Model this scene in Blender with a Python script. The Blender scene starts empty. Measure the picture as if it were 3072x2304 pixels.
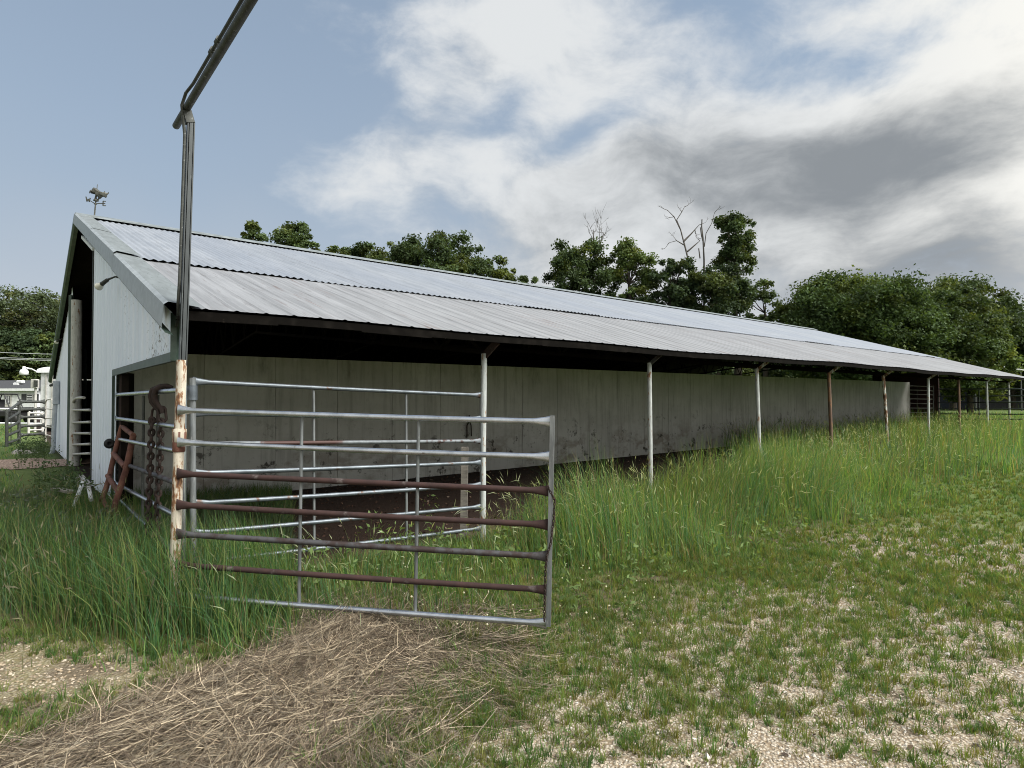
import bpy, math, random
import numpy as np
from mathutils import Vector, Matrix
R=math.radians
rng=np.random.default_rng(7); random.seed(7)
sc=bpy.context.scene; COL=sc.collection
# ------------------------------------------------------------------ camera
F_PX,PITCH,ROLL,CZ=1809.819,.0242,-.0049,1.75        # focal length in px of a 3072 px wide picture
TH,BX,BY=.6948,-2.6704,4.8544                        # barn axis and its corner post
CT,ST=math.cos(TH),math.sin(TH)
cam=bpy.data.objects.new('camera',bpy.data.cameras.new('camera')); COL.objects.link(cam); sc.camera=cam
cp,sp=math.cos(PITCH),math.sin(PITCH); cr,sr=math.cos(ROLL),math.sin(ROLL)
fw=Vector((0,cp,sp)); up0=Vector((0,-sp,cp)); r0=Vector((1,0,0))
rt=r0*cr+up0*sr; up=up0*cr-r0*sr
M=Matrix((rt,up,-fw)).transposed().to_4x4(); M.translation=(0,0,CZ); cam.matrix_world=M
cam.data.sensor_width=36; cam.data.lens=F_PX/3072*36; cam.data.clip_start=.05; cam.data.clip_end=3000
def ray(x,y):
    a=(x-1536)/F_PX; b=(y-1152)/F_PX
    xx=cr*a+sr*b; yy=-sr*a+cr*b
    return Vector((xx,cp+yy*sp,sp-yy*cp))
def at(x,y,Y):                                       # a point of the place seen in a direction, Y metres ahead
    d=ray(x,y); P=d*(Y/d.y); P.z+=CZ; return P
def W(u,v,z): return Vector((BX+u*CT-v*ST,BY+u*ST+v*CT,z))   # barn frame: u along the eave, v inwards
def UV(x,y):
    dx,dy=x-BX,y-BY; return dx*CT+dy*ST,-dx*ST+dy*CT
def atU(x,y,u0):
    d=ray(x,y); t=(u0+BX*CT+BY*ST)/(d.x*CT+d.y*ST); P=d*t; P.z+=CZ; return P
def atV(x,y,v0):
    d=ray(x,y); t=(v0-BX*ST+BY*CT)/(-d.x*ST+d.y*CT); P=d*t; P.z+=CZ; return P
# ------------------------------------------------------------------ noise, ground height
def vnoise(x,y,s,seed=0):
    x=np.asarray(x,float)/s; y=np.asarray(y,float)/s
    xi=np.floor(x).astype(np.int64); yi=np.floor(y).astype(np.int64); fx=x-xi; fy=y-yi
    fx=fx*fx*(3-2*fx); fy=fy*fy*(3-2*fy)
    def h(i,j):
        n=(i*374761393+j*668265263+seed*974711)&0x7fffffff
        n=((n^(n>>13))*1274126177)&0x7fffffff
        return ((n^(n>>16))&0xffff)/65535.
    return (h(xi,yi)*(1-fx)+h(xi+1,yi)*fx)*(1-fy)+(h(xi,yi+1)*(1-fx)+h(xi+1,yi+1)*fx)*fy
def fbm(x,y,s,seed=0): return .55*vnoise(x,y,s,seed)+.3*vnoise(x,y,s/2.1,seed+5)+.15*vnoise(x,y,s/4.3,seed+9)
def sst(a,b,t):
    t=np.clip((np.asarray(t,float)-a)/(b-a),0,1); return t*t*(3-2*t)
def gz(x,y):
    x=np.asarray(x,float); y=np.asarray(y,float)
    dx,dy=x-BX,y-BY; u=dx*CT+dy*ST; v=-dx*ST+dy*CT
    z=.14*sst(-2.4,0,v)+.23*sst(0,3.4,v)
    z=np.maximum(z,.34*sst(6,22,np.hypot(x,y)))
    z=z+.12*sst(3,12,u)*sst(-2.6,-.3,v)*(1-sst(1.5,3.5,v))
    inside=((v>2.5)&(u>-.3)&(u<31)).astype(float)
    return z+(1-inside)*.05*(fbm(x,y,1.6,3)-.5)
def gzf(x,y): return float(gz(x,y))
# ------------------------------------------------------------------ mesh helpers
WM={}
def base(name,P,rz=0,label=None,cat=None,group=None):
    o=bpy.data.objects.new(name,None); COL.objects.link(o); o.empty_display_size=.2
    o.location=P; o.rotation_euler=(0,0,rz)
    WM[o]=Matrix.Translation(Vector(P))@Matrix.Rotation(rz,4,'Z')
    tag(o,label,cat,group); return o
def tag(o,label=None,cat=None,group=None,kind=None):
    for k,v in (('label',label),('category',cat),('group',group),('kind',kind)):
        if v: o[k]=v
    return o
class MB:
    def __init__(s): s.v=[]; s.f=[]; s.s=[]; s.t=[]; s.m=[]; s.cm=0; s.tint=(1,1,1)
    def add(s,vs,fs,smooth=False):
        n=len(s.v); s.v+= [Vector(p) for p in vs]; s.t+=[s.tint]*len(vs)
        for f in fs: s.f.append([i+n for i in f]); s.s.append(smooth); s.m.append(s.cm)
        return s
    def box(s,c,sz,ax=None,ay=None,az=None):
        c=Vector(c); X=Vector(ax or (1,0,0)).normalized()*sz[0]/2; Y=Vector(ay or (0,1,0)).normalized()*sz[1]/2; Z=Vector(az or (0,0,1)).normalized()*sz[2]/2
        vs=[c+X*i+Y*j+Z*k for i in(-1,1) for j in(-1,1) for k in(-1,1)]
        return s.add(vs,[(0,1,3,2),(4,6,7,5),(0,4,5,1),(2,3,7,6),(0,2,6,4),(1,5,7,3)])
    def bbox(s,c,sz,b=.01,ax=None,ay=None,az=None):   # bevelled box
        X=Vector(ax or (1,0,0)).normalized(); Y=Vector(ay or (0,1,0)).normalized(); Z=Vector(az or (0,0,1)).normalized(); c=Vector(c)
        hx,hy,hz=[q/2 for q in sz]; rings=[]
        for z,i in ((-hz,b),(-hz+b,0),(hz-b,0),(hz,b)):
            x,y=hx-i,hy-i
            rings.append([c+X*p+Y*q+Z*z for p,q in ((-x+b,-y),(x-b,-y),(x,-y+b),(x,y-b),(x-b,y),(-x+b,y),(-x,y-b),(-x,-y+b))])
        return s.loft(rings,True,smooth=False)
    def beam(s,a,b,w,h,upv=(0,0,1)):
        a,b=Vector(a),Vector(b); d=(b-a); L=d.length; d.normalize(); x=d.cross(Vector(upv))
        if x.length<1e-4: x=d.cross(Vector((1,0,0)))
        x.normalize(); u=x.cross(d)
        return s.box((a+b)/2,(w,L,h),x,d,u)
    def loft(s,rings,caps=True,closed=True,smooth=True):
        n=len(rings[0]); vs=[p for r in rings for p in r]; fs=[]
        for k in range(len(rings)-1):
            for i in range(n if closed else n-1):
                j=(i+1)%n; fs.append((k*n+i,k*n+j,(k+1)*n+j,(k+1)*n+i))
        s.add(vs,fs,smooth)
        if caps: s.add(rings[0],[tuple(range(n-1,-1,-1))]); s.add(rings[-1],[tuple(range(n))])
        return s
    def tube(s,pts,rad,n=8,caps=True,flat=None):
        pts=[Vector(p) for p in pts]; rings=[]; px=None
        if not hasattr(rad,'__len__'): rad=[rad]*len(pts)
        for i,p in enumerate(pts):
            a=pts[max(i-1,0)]; b=pts[min(i+1,len(pts)-1)]; d=(b-a).normalized()
            if px is None:
                px=d.cross(Vector((0,0,1)) if abs(d.z)<.9 else Vector((1,0,0)))
            px=(px-d*px.dot(d)).normalized(); y=d.cross(px)
            fa=flat[i] if flat else (1,1)
            rings.append([p+px*math.cos(2*math.pi*k/n)*rad[i]*fa[0]+y*math.sin(2*math.pi*k/n)*rad[i]*fa[1] for k in range(n)])
        return s.loft(rings,caps)
    def lathe(s,o,ax,prof,n=14):
        ax=Vector(ax).normalized(); x=ax.orthogonal().normalized(); y=ax.cross(x); o=Vector(o)
        return s.loft([[o+ax*h+(x*math.cos(2*math.pi*k/n)+y*math.sin(2*math.pi*k/n))*r for k in range(n)] for r,h in prof])
    def prism(s,poly,ext):
        n=len(poly); e=Vector(ext); poly=[Vector(p) for p in poly]
        return s.add(poly+[p+e for p in poly],[tuple(range(n-1,-1,-1)),tuple(range(n,2*n))]+[(i,(i+1)%n,n+(i+1)%n,n+i) for i in range(n)])
    def build(s,name,mat,parent=None,label=None,cat=None,group=None,kind=None,loc=None):
        vs=s.v; p=parent
        while p is not None and p.parent is not None: p=p.parent
        if p is not None:
            mi=WM.get(p,Matrix()).inverted(); vs=[mi@v for v in vs]
        elif loc is not None: vs=[v-Vector(loc) for v in vs]
        me=bpy.data.meshes.new(name); me.from_pydata(vs,[],s.f); 
        me.polygons.foreach_set('use_smooth',s.s)
        for m in (mat if isinstance(mat,(list,tuple)) else [mat]): me.materials.append(m)
        if any(s.m): me.polygons.foreach_set('material_index',s.m)
        if any(t!=(1,1,1) for t in s.t):
            a=me.attributes.new('tint','FLOAT_COLOR','POINT'); a.data.foreach_set('color',[c for t in s.t for c in (*t,1)])
        o=bpy.data.objects.new(name,me); COL.objects.link(o)
        if parent is not None: o.parent=parent
        elif loc is not None: o.location=loc; WM[o]=Matrix.Translation(Vector(loc))
        return tag(o,label,cat,group,kind)
def npmesh(name,V,T,mat,tint=None,parent=None,quad=False,smooth=False):
    k=4 if quad else 3
    V=np.asarray(V,np.float32).reshape(-1,3); T=np.asarray(T,np.int32).reshape(-1,k)
    if parent is not None:
        p=parent
        while p.parent is not None: p=p.parent
        mi=np.array(WM[p].inverted()); V=(V@mi[:3,:3].T+mi[:3,3]).astype(np.float32)
    me=bpy.data.meshes.new(name); me.vertices.add(len(V)); me.vertices.foreach_set('co',V.ravel())
    me.loops.add(T.size); me.loops.foreach_set('vertex_index',T.ravel())
    me.polygons.add(len(T)); me.polygons.foreach_set('loop_start',np.arange(0,T.size,k,dtype=np.int32))
    me.polygons.foreach_set('use_smooth',np.full(len(T),smooth))
    if tint is not None:
        a=me.attributes.new('tint','FLOAT_COLOR','POINT')
        a.data.foreach_set('color',np.concatenate([tint,np.ones((len(V),1))],1).astype(np.float32).ravel())
    me.update(); me.validate(); me.materials.append(mat)
    o=bpy.data.objects.new(name,me); COL.objects.link(o)
    if parent is not None: o.parent=parent
    return o
# ------------------------------------------------------------------ materials
class N:
    def __init__(s,tree): s.t=tree; s.n=tree.nodes; s.l=tree.links
    def new(s,typ,**kw):
        n=s.n.new(typ)
        for k,v in kw.items():
            if hasattr(n,k): setattr(n,k,v)
        return n
    def put(s,sock,v):
        if hasattr(v,'links'): s.l.new(v,sock)
        else: sock.default_value=v
    def math(s,op,a,b=0.,c=None,clamp=False):
        n=s.n.new('ShaderNodeMath'); n.operation=op; n.use_clamp=clamp; s.put(n.inputs[0],a); s.put(n.inputs[1],b)
        if c is not None: s.put(n.inputs[2],c)
        return n.outputs[0]
    def rng(s,v,a,b,lo=0.,hi=1.,smooth=True):
        n=s.n.new('ShaderNodeMapRange'); n.interpolation_type='SMOOTHSTEP' if smooth else 'LINEAR'
        s.put(n.inputs[0],v); s.put(n.inputs[1],a); s.put(n.inputs[2],b); s.put(n.inputs[3],lo); s.put(n.inputs[4],hi); return n.outputs[0]
    def noise(s,vec,scale,detail=4,rough=.55,dist=0.,out='Fac'):
        n=s.n.new('ShaderNodeTexNoise'); s.put(n.inputs['Scale'],scale); n.inputs['Detail'].default_value=detail; n.inputs['Roughness'].default_value=rough; n.inputs['Distortion'].default_value=dist
        if vec is not None: s.l.new(vec,n.inputs['Vector'])
        return n.outputs[out]
    def vor(s,vec,scale,feature='F1',out='Distance'):
        n=s.n.new('ShaderNodeTexVoronoi'); n.feature=feature; n.inputs['Scale'].default_value=scale
        s.l.new(vec,n.inputs['Vector']); return n.outputs[out]
    def mix(s,f,a,b,mode='MIX'):
        n=s.n.new('ShaderNodeMix'); n.data_type='RGBA'; n.blend_type=mode
        s.put(n.inputs[0],f)
        for i,v in ((6,a),(7,b)):
            if hasattr(v,'links'): s.l.new(v,n.inputs[i])
            else: n.inputs[i].default_value=(*v,1) if len(v)==3 else v
        return n.outputs[2]
    def coord(s,kind='Object',scale=(1,1,1),rot=(0,0,0)):
        c=s.n.new('ShaderNodeTexCoord').outputs[kind]
        if scale==(1,1,1) and rot==(0,0,0): return c
        m=s.n.new('ShaderNodeMapping'); m.inputs['Scale'].default_value=scale; m.inputs['Rotation'].default_value=rot; s.l.new(c,m.inputs[0]); return m.outputs[0]
    def sep(s,v):
        n=s.n.new('ShaderNodeSeparateXYZ'); s.l.new(v,n.inputs[0]); return n.outputs
    def bump(s,h,st=.4,d=.01):
        n=s.n.new('ShaderNodeBump'); n.inputs['Strength'].default_value=st; n.inputs['Distance'].default_value=d; s.l.new(h,n.inputs['Height']); return n.outputs[0]
def mat(name,fn,rough=.7,metal=0.,spec=.4):
    m=bpy.data.materials.new(name); m.use_nodes=True; k=N(m.node_tree); b=m.node_tree.nodes['Principled BSDF']
    b.inputs['Roughness'].default_value=rough; b.inputs['Metallic'].default_value=metal; b.inputs['Specular IOR Level'].default_value=spec
    r=fn(k,b)
    if r is not None: k.put(b.inputs['Base Color'],r if hasattr(r,'links') else (*r,1))
    return m
def blotch(a,b,scale=6,lo=.4,hi=.6,stretch=(1,1,1),c=None,clo=.55,chi=.7,cs=None,bmp=.0,bs=40):
    def fn(k,bs_):
        v=k.coord('Object',stretch); n=k.noise(v,scale,6,.65)
        col=k.mix(k.rng(n,lo,hi),a,b)
        if c is not None: col=k.mix(k.rng(k.noise(v,cs or scale*3,5,.6),clo,chi),col,c)
        if bmp: k.l.new(k.bump(k.noise(k.coord(),bs,4),bmp,.004),bs_.inputs['Normal'])
        return col
    return fn
RUST=(.052,.027,.024)
galv=mat('galvanised',blotch((.135,.155,.175),(.08,.094,.108),9,.35,.7,c=(.075,.05,.04),clo=.58,chi=.68,cs=11,bmp=.2),.45,.55)
galv_bright=mat('galvanised_bright',blotch((.50,.535,.59),(.34,.37,.41),8,.35,.7,c=(.15,.10,.08),clo=.66,chi=.76,cs=16,bmp=.1),.27,.9)
galv_dark=mat('galvanised_dark',blotch((.062,.067,.062),(.04,.043,.04),12,.35,.65,c=(.16,.17,.17),clo=.6,chi=.7,bmp=.2),.6,.35)
galv_pole=mat('dark_pole_steel',blotch((.045,.053,.056),(.03,.036,.038),6,.35,.65,stretch=(3,3,.5),c=(.075,.085,.088),clo=.6,chi=.7),.5,.2)
galv_chan=mat('galvanised_channel',blotch((.20,.215,.22),(.12,.13,.135),8,.35,.65,stretch=(3,3,.5),c=(.26,.27,.27),clo=.6,chi=.7),.5,.4)
rust=mat('rusty_steel',blotch(RUST,(.033,.019,.018),9,.35,.65,c=(.11,.09,.085),clo=.60,chi=.72,cs=9,bmp=.35,bs=120),.85,.15)
rust_red=mat('red_rust',blotch((.19,.085,.06),(.10,.042,.032),9,.35,.65,c=(.26,.15,.115),clo=.6,chi=.75,cs=20,bmp=.3,bs=90),.8,.1)
rust_dark=mat('dark_rust',blotch((.045,.029,.025),(.027,.019,.017),14,.35,.65,c=(.10,.05,.035),clo=.6,chi=.72,bmp=.4,bs=120),.8,.3)
rust_grey=mat('rusting_galvanised',blotch((.085,.085,.092),(.05,.036,.034),7,.42,.6,c=(.05,.025,.02),clo=.62,chi=.7,cs=25,bmp=.2,bs=90),.65,.4)
def half_rust(k,b):
    v=k.coord(); x=k.sep(v)[0]; n=k.noise(v,18,5,.6); e=k.math('ADD',x,k.math('MULTIPLY',k.math('SUBTRACT',n,.5),.25))
    col=k.mix(k.rng(n,.35,.65),(.15,.165,.18),(.10,.11,.12)); pat=k.math('MULTIPLY',k.rng(e,.38,.46),k.rng(e,1.02,.94))
    pat=k.math('MAXIMUM',pat,k.math('MULTIPLY',k.rng(e,1.65,1.8),k.rng(n,.5,.58))); return k.mix(pat,col,RUST)
mixed_rail=mat('half_rusted_rail',half_rust,.6,.3)
def flaky(base_c,amount,sx=(3,3,.8)):
    def fn(k,b):
        v=k.coord('Object',sx); n=k.noise(v,7,8,.7); n2=k.noise(k.coord('Object',(6,6,1.2)),6,6,.7)
        col=k.mix(k.rng(n2,.35,.65),base_c,tuple(c*.72 for c in base_c))
        col=k.mix(k.rng(n,amount,amount+.05),col,(.20,.10,.045)); col=k.mix(k.rng(n,amount+.05,amount+.14),col,(.065,.034,.024))
        k.l.new(k.bump(n,.5,.004),b.inputs['Normal']); return col
    return fn
paint_rust=mat('flaking_cream_paint',flaky((.52,.475,.39),.50),.75)
paint_white=mat('flaking_white_paint',flaky((.38,.405,.40),.56),.7)
paint_brown=mat('brown_post',flaky((.12,.075,.055),.55),.8)
paint_peel=mat('peeling_post',flaky((.50,.52,.50),.47),.8)
def roof_up(k,b):
    v=k.coord('Object'); s=k.sep(v)
    st=k.noise(k.coord('Object',(2.2,.25,.25)),2.4,7,.65); n=k.noise(k.coord('Object',(11,.7,.7)),2.2,7,.7)
    sheet=k.noise(k.coord('Object',(.95,.02,.02)),1.,0)
    col=k.mix(k.rng(st,.3,.7),(.20,.22,.25),(.27,.29,.32)); col=k.mix(k.rng(sheet,.35,.65,0,.45),col,(.20,.225,.27))
    col=k.mix(k.rng(n,.52,.72,0,.6),col,(.12,.13,.145))
    f=k.math('FRACT',k.math('DIVIDE',s[0],.98)); seam=k.rng(k.math('ABSOLUTE',k.math('SUBTRACT',f,.5)),.488,.497)
    col=k.mix(k.math('MULTIPLY',seam,.5),col,(.14,.14,.15)); k.put(b.inputs['Roughness'],k.rng(n,.3,.7,.5,.68)); return col
def roof_low(k,b):
    v=k.coord('Object'); s=k.sep(v)
    st=k.noise(k.coord('Object',(3.4,.22,.22)),2.,8,.68); n=k.noise(k.coord('Object',(16,1.1,1.1)),1.9,7,.7); sp=k.noise(k.coord('Object',(7,4,4)),3,5,.6)
    col=k.mix(k.rng(st,.32,.68),(.165,.17,.178),(.245,.252,.264)); col=k.mix(k.rng(n,.53,.70,0,.65),col,(.12,.112,.112))
    stain=k.math('MULTIPLY',k.rng(k.noise(k.coord('Object',(2.2,.35,.35)),1.7,5,.6),.55,.66),k.rng(k.noise(k.coord('Object',(11,.6,.6)),2.6,4,.6),.5,.62))
    col=k.mix(k.math('MULTIPLY',stain,.8),col,(.13,.095,.085)); col=k.mix(k.rng(sp,.68,.74,0,.8),col,(.10,.085,.08))
    f=k.math('FRACT',k.math('DIVIDE',s[0],.92)); seam=k.rng(k.math('ABSOLUTE',k.math('SUBTRACT',f,.5)),.489,.496)
    col=k.mix(k.math('MULTIPLY',seam,.5),col,(.12,.11,.11)); return col
m_roof_up=mat('weathered_corrugated_sheet',roof_up,.55,.25); m_roof_low=mat('weathered_ribbed_sheet',roof_low,.55,.15)
def gable(k,b):
    s=k.sep(k.coord('Object')); v=s[1]; z=s[2]
    n=k.noise(k.coord('Object',(1,5,.35)),2.,6,.6); sp=k.noise(k.coord('Object',(1,9,5)),4.5,4,.75); clus=k.noise(k.coord('Object',(1,1.5,.6)),1.1,2)
    col=k.mix(k.rng(n,.35,.7),(.72,.78,.88),(.65,.715,.82))
    streak=k.rng(k.math('ABSOLUTE',k.math('SUBTRACT',v,2.75)),.15,1.1,.125,0.); st2=k.rng(k.math('ABSOLUTE',k.math('SUBTRACT',v,.9)),.1,.9,.06,0.)
    low=k.math('MULTIPLY',k.rng(v,2.,.4,0.,.16),k.rng(z,2.9,2.1)) 
    th=k.math('SUBTRACT',.74,k.math('ADD',k.math('ADD',streak,st2),low)); th=k.math('SUBTRACT',th,k.rng(clus,.45,.7,0,.06))
    col=k.mix(k.math('MULTIPLY',k.rng(k.math('SUBTRACT',sp,th),0.,.05),.85),col,(.075,.075,.065))
    return col
m_gable=mat('white_ribbed_siding',gable,.5,.1)
trim_pale=mat('pale_green_trim',blotch((.32,.35,.365),(.25,.275,.285),5,.35,.7,stretch=(1,2,2),c=(.30,.33,.31),clo=.62,chi=.72),.5,.2)
trim_grey=mat('weathered_trim_cap',blotch((.135,.15,.152),(.175,.195,.20),3,.35,.65,stretch=(4,1,1),c=(.085,.10,.095),clo=.58,chi=.72,cs=9),.6,.2)
trim_ridge=mat('dull_ridge_trim',blotch((.20,.225,.235),(.14,.16,.165),5),.55,.2)
trim_dark=mat('dark_green_trim',blotch((.035,.06,.048),(.06,.085,.072),5),.5)
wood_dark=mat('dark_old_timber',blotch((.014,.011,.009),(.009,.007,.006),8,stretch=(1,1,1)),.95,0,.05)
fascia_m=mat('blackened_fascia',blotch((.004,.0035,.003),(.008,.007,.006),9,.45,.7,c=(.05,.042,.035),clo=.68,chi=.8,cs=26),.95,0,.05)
red_board=mat('dark_red_boards',blotch((.045,.016,.014),(.025,.012,.011),6,stretch=(1,6,.4)),.9)
def conc(k,b):
    s=k.sep(k.coord('Object')); z=s[2]
    big=k.noise(k.coord('Object',(.6,1,.8)),1.2,6,.6); v=k.noise(k.coord('Object',(5,5,.35)),2.2,6,.65); fine=k.noise(k.coord('Object',(1,1,.6)),16,6,.75)
    col=k.mix(k.rng(big,.3,.7),(.44,.43,.405),(.56,.55,.525)); col=k.mix(k.rng(v,.45,.75,0,.6),col,(.25,.24,.215)); col=k.mix(k.rng(fine,.52,.78,0,.4),col,(.20,.195,.175))
    st=k.math('MULTIPLY',k.rng(k.noise(k.coord('Object',(1.1,1,1.7)),1.05,6,.7),.50,.62),k.rng(z,1.5,.5)); col=k.mix(k.math('MULTIPLY',st,.6),col,(.16,.115,.075))
    dk=k.math('MULTIPLY',k.rng(k.noise(k.coord('Object',(2.6,1,2.6)),1.3,6,.75),.56,.64),k.rng(z,1.7,.8)); col=k.mix(k.math('MULTIPLY',dk,.9),col,(.05,.043,.036))
    top=k.math('MULTIPLY',k.rng(k.noise(k.coord('Object',(1.6,1,.5)),1.6,6,.7),.52,.72),k.rng(z,1.7,2.35)); col=k.mix(k.math('MULTIPLY',top,.6),col,(.07,.07,.055))  # patchy darkening towards the top, eave shade put into the colour
    k.l.new(k.bump(fine,.5,.006),b.inputs['Normal']); return col
m_conc=mat('stained_concrete',conc,.9)
black_rubber=mat('black_rubber',lambda k,b:(.012,.012,.012),.6)
white_plain=mat('white_paint',blotch((.68,.70,.71),(.58,.60,.61),5),.55)
white_warm=mat('offwhite_siding',blotch((.46,.455,.43),(.36,.355,.335),5),.6)
grey_box=mat('grey_painted_metal',blotch((.42,.46,.50),(.34,.38,.42),6),.5,.3)
glass_dark=mat('dark_window',lambda k,b:(.02,.025,.03),.08,0,.6)
lamp_glass=mat('lamp_glass',lambda k,b:(.62,.62,.55),.2,0,.5)
bronze=mat('weathered_bronze',blotch((.07,.068,.058),(.11,.115,.10),30),.6,.5)
shingle=mat('charcoal_shingles',blotch((.035,.037,.042),(.055,.057,.062),20,stretch=(1,4,4)),.9)
shed_wall=mat('dark_shed_wall',blotch((.05,.052,.056),(.035,.036,.04),6),.9)
green_pipe=mat('dark_green_pipe',blotch((.03,.042,.034),(.05,.065,.052),9),.5,.2)
wire_m=mat('black_wire',lambda k,b:(.35,.37,.38),.7)
plank_m=mat('grey_plank',blotch((.26,.24,.21),(.17,.155,.14),10,stretch=(1,8,8)),.9)
stone_m=mat('pale_stone',blotch((.40,.38,.34),(.30,.285,.26),14,bmp=.5),.9)
pvc=mat('dirty_white_pipe',blotch((.46,.48,.48),(.20,.205,.19),12,.5,.6),.5)
bark=mat('bark',blotch((.075,.062,.05),(.04,.034,.028),8,stretch=(1,1,.3)),.95)
bark_pale=mat('dead_wood',blotch((.11,.10,.09),(.07,.064,.06),8,stretch=(1,1,.3)),.95)
def leafy(name,trans=.3,rough=.55,gain=1.,tc=(1.25,1.15,.5)):
    m=bpy.data.materials.new(name); m.use_nodes=True; k=N(m.node_tree); b=m.node_tree.nodes['Principled BSDF']; out=m.node_tree.nodes['Material Output']
    a=k.new('ShaderNodeAttribute'); a.attribute_name='tint'
    k.l.new(a.outputs['Color'],b.inputs['Base Color']); b.inputs['Roughness'].default_value=rough; b.inputs['Specular IOR Level'].default_value=.12
    t=k.new('ShaderNodeBsdfTranslucent'); k.l.new(k.mix(1.,a.outputs['Color'],tc,'MULTIPLY'),t.inputs['Color'])
    mx=k.new('ShaderNodeMixShader'); mx.inputs[0].default_value=trans; k.l.new(b.outputs[0],mx.inputs[1]); k.l.new(t.outputs[0],mx.inputs[2]); k.l.new(mx.outputs[0],out.inputs['Surface'])
    return m
m_grass=leafy('grass_blade',.48); m_leaf=leafy('leaf',.3,.6); m_straw=leafy('straw',.12,.6,tc=(1,.9,.7)); m_peb=leafy('pebble',0.,.85)
# ------------------------------------------------------------------ world + sun
SUN_AZ,SUN_EL=R(112),R(46)
w=bpy.data.worlds.new('World'); sc.world=w; w.use_nodes=True; k=N(w.node_tree); bg=w.node_tree.nodes['Background']; bg.inputs[1].default_value=.15
sky=k.new('ShaderNodeTexSky'); sky.sky_type='NISHITA'; sky.sun_disc=False; sky.sun_elevation=SUN_EL; sky.sun_rotation=SUN_AZ; sky.air_density=1.; sky.dust_density=1.5; sky.ozone_density=1.5
d=k.coord('Generated')
wn=k.noise(d,3.0,2,.6,0.,'Color'); sub=k.new('ShaderNodeVectorMath',operation='SUBTRACT'); k.l.new(wn,sub.inputs[0]); sub.inputs[1].default_value=(.5,.5,.5)
scl=k.new('ShaderNodeVectorMath',operation='SCALE'); k.l.new(sub.outputs[0],scl.inputs[0]); scl.inputs['Scale'].default_value=.14
add=k.new('ShaderNodeVectorMath',operation='ADD'); k.l.new(d,add.inputs[0]); k.l.new(scl.outputs[0],add.inputs[1]); dw=add.outputs[0]
def azel(x,y):
    r=ray(x,y).normalized(); return math.atan2(r.x,r.y),math.asin(r.z)
s3=k.sep(dw); AZ=k.math('ARCTAN2',s3[0],s3[1]); EL=k.math('ARCSINE',k.math('MINIMUM',k.math('MAXIMUM',s3[2],-1.),1.))
def blob(x,y,wx,wy,rot=0.):             # a soft cloud bank in a direction of the sky (x,y picture px, half widths in px)
    a0,e0=azel(x,y); sx=wx/F_PX; sy=wy/F_PX
    da=k.math('SUBTRACT',AZ,a0); de=k.math('SUBTRACT',EL,e0); c,s=math.cos(rot),math.sin(rot)
    p=k.math('MULTIPLY',k.math('ADD',k.math('MULTIPLY',da,c),k.math('MULTIPLY',de,s)),1/sx); q=k.math('MULTIPLY',k.math('SUBTRACT',k.math('MULTIPLY',de,c),k.math('MULTIPLY',da,s)),1/sy)
    return k.math('EXPONENT',k.math('MULTIPLY',k.math('ADD',k.math('MULTIPLY',p,p),k.math('MULTIPLY',q,q)),-1.))
def total(bl):
    t=None
    for args,g in bl:
        v=k.math('MULTIPLY',blob(*args),g); t=v if t is None else k.math('ADD',t,v)
    return t
COVER=total([((1500,150,430,190,.1),.9),((1180,500,280,150,.15),.66),((2000,300,450,200,0),.45),((2500,650,900,300,0),1.2),((1850,640,400,190,.2),.75),((3050,150,420,260,0),.95),
             ((1545,335,150,70,.4),-.62),((1790,385,170,55,.35),-.68),((2430,165,280,75,-.2),-.72),((1120,330,110,60,.3),-.3),((250,250,700,520,0),-.75),((500,700,420,160,0),-.45)])
mp=k.new('ShaderNodeMapping'); mp.inputs['Scale'].default_value=(1,1,1.9); mp.inputs['Rotation'].default_value=(0,R(-14),0); k.l.new(dw,mp.inputs[0]); ds=mp.outputs[0]
cn=k.noise(ds,4.6,7,.6)
sv=k.sep(d); back_fill=k.rng(sv[1],.05,-.5,0.,.8)                          # unseen cloud behind the camera, added fuller to light the gable
alpha=k.rng(k.math('ADD',k.math('ADD',COVER,back_fill),k.math('MULTIPLY',k.math('SUBTRACT',cn,.5),2.9)),-.02,1.0)
DARK=total([((2480,455,500,150,.06),.6),((2600,420,320,90,.05),.3),((2850,420,420,140,0),.45),((2200,680,900,240,.05),.34),((2700,880,700,70,.03),.5),((1750,570,330,80,.22),.38),((2450,790,800,100,.06),.75),((2050,690,450,110,0),.22),((3000,900,300,160,0),.5),((2560,715,520,60,.16),-.6),((2380,850,300,42,.14),-.55),((2900,200,420,170,.1),-.5),((3150,650,120,210,0),-.8)])
dk=k.rng(k.math('ADD',k.math('ADD',DARK,.10),k.math('MULTIPLY',k.math('SUBTRACT',cn,.48),-3.0)),-.1,1.5)
warm=k.rng(AZ,.3,.9)
white=k.mix(k.math('MAXIMUM',warm,k.rng(sv[1],.1,-.4)),(2.0,2.06,2.10),(2.62,2.58,2.42))  # also whiter behind the camera, out of view, to lift the gable's light
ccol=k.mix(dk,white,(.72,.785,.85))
low=k.rng(EL,-.02,.60,1.15,0.)
blue=k.mix(k.math('ADD',.55,k.math('MULTIPLY',low,.42)),k.mix(1.,sky.outputs[0],(.42,.47,.44),'MULTIPLY'),(1.05,1.21,1.44))   # thin high haze over the blue
blue=k.mix(k.rng(EL,.34,.0,0.,.75),blue,(1.55,1.70,1.88))
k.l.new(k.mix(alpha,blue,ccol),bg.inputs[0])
sun=bpy.data.lights.new('sun','SUN'); sun.energy=3.3; sun.angle=R(46); sun.color=(1,.965,.90)
so=bpy.data.objects.new('sun',sun); COL.objects.link(so)
S=Vector((math.sin(SUN_AZ)*math.cos(SUN_EL),math.cos(SUN_AZ)*math.cos(SUN_EL),math.sin(SUN_EL))); so.rotation_euler=(-S).to_track_quat('-Z','Y').to_euler()
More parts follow.
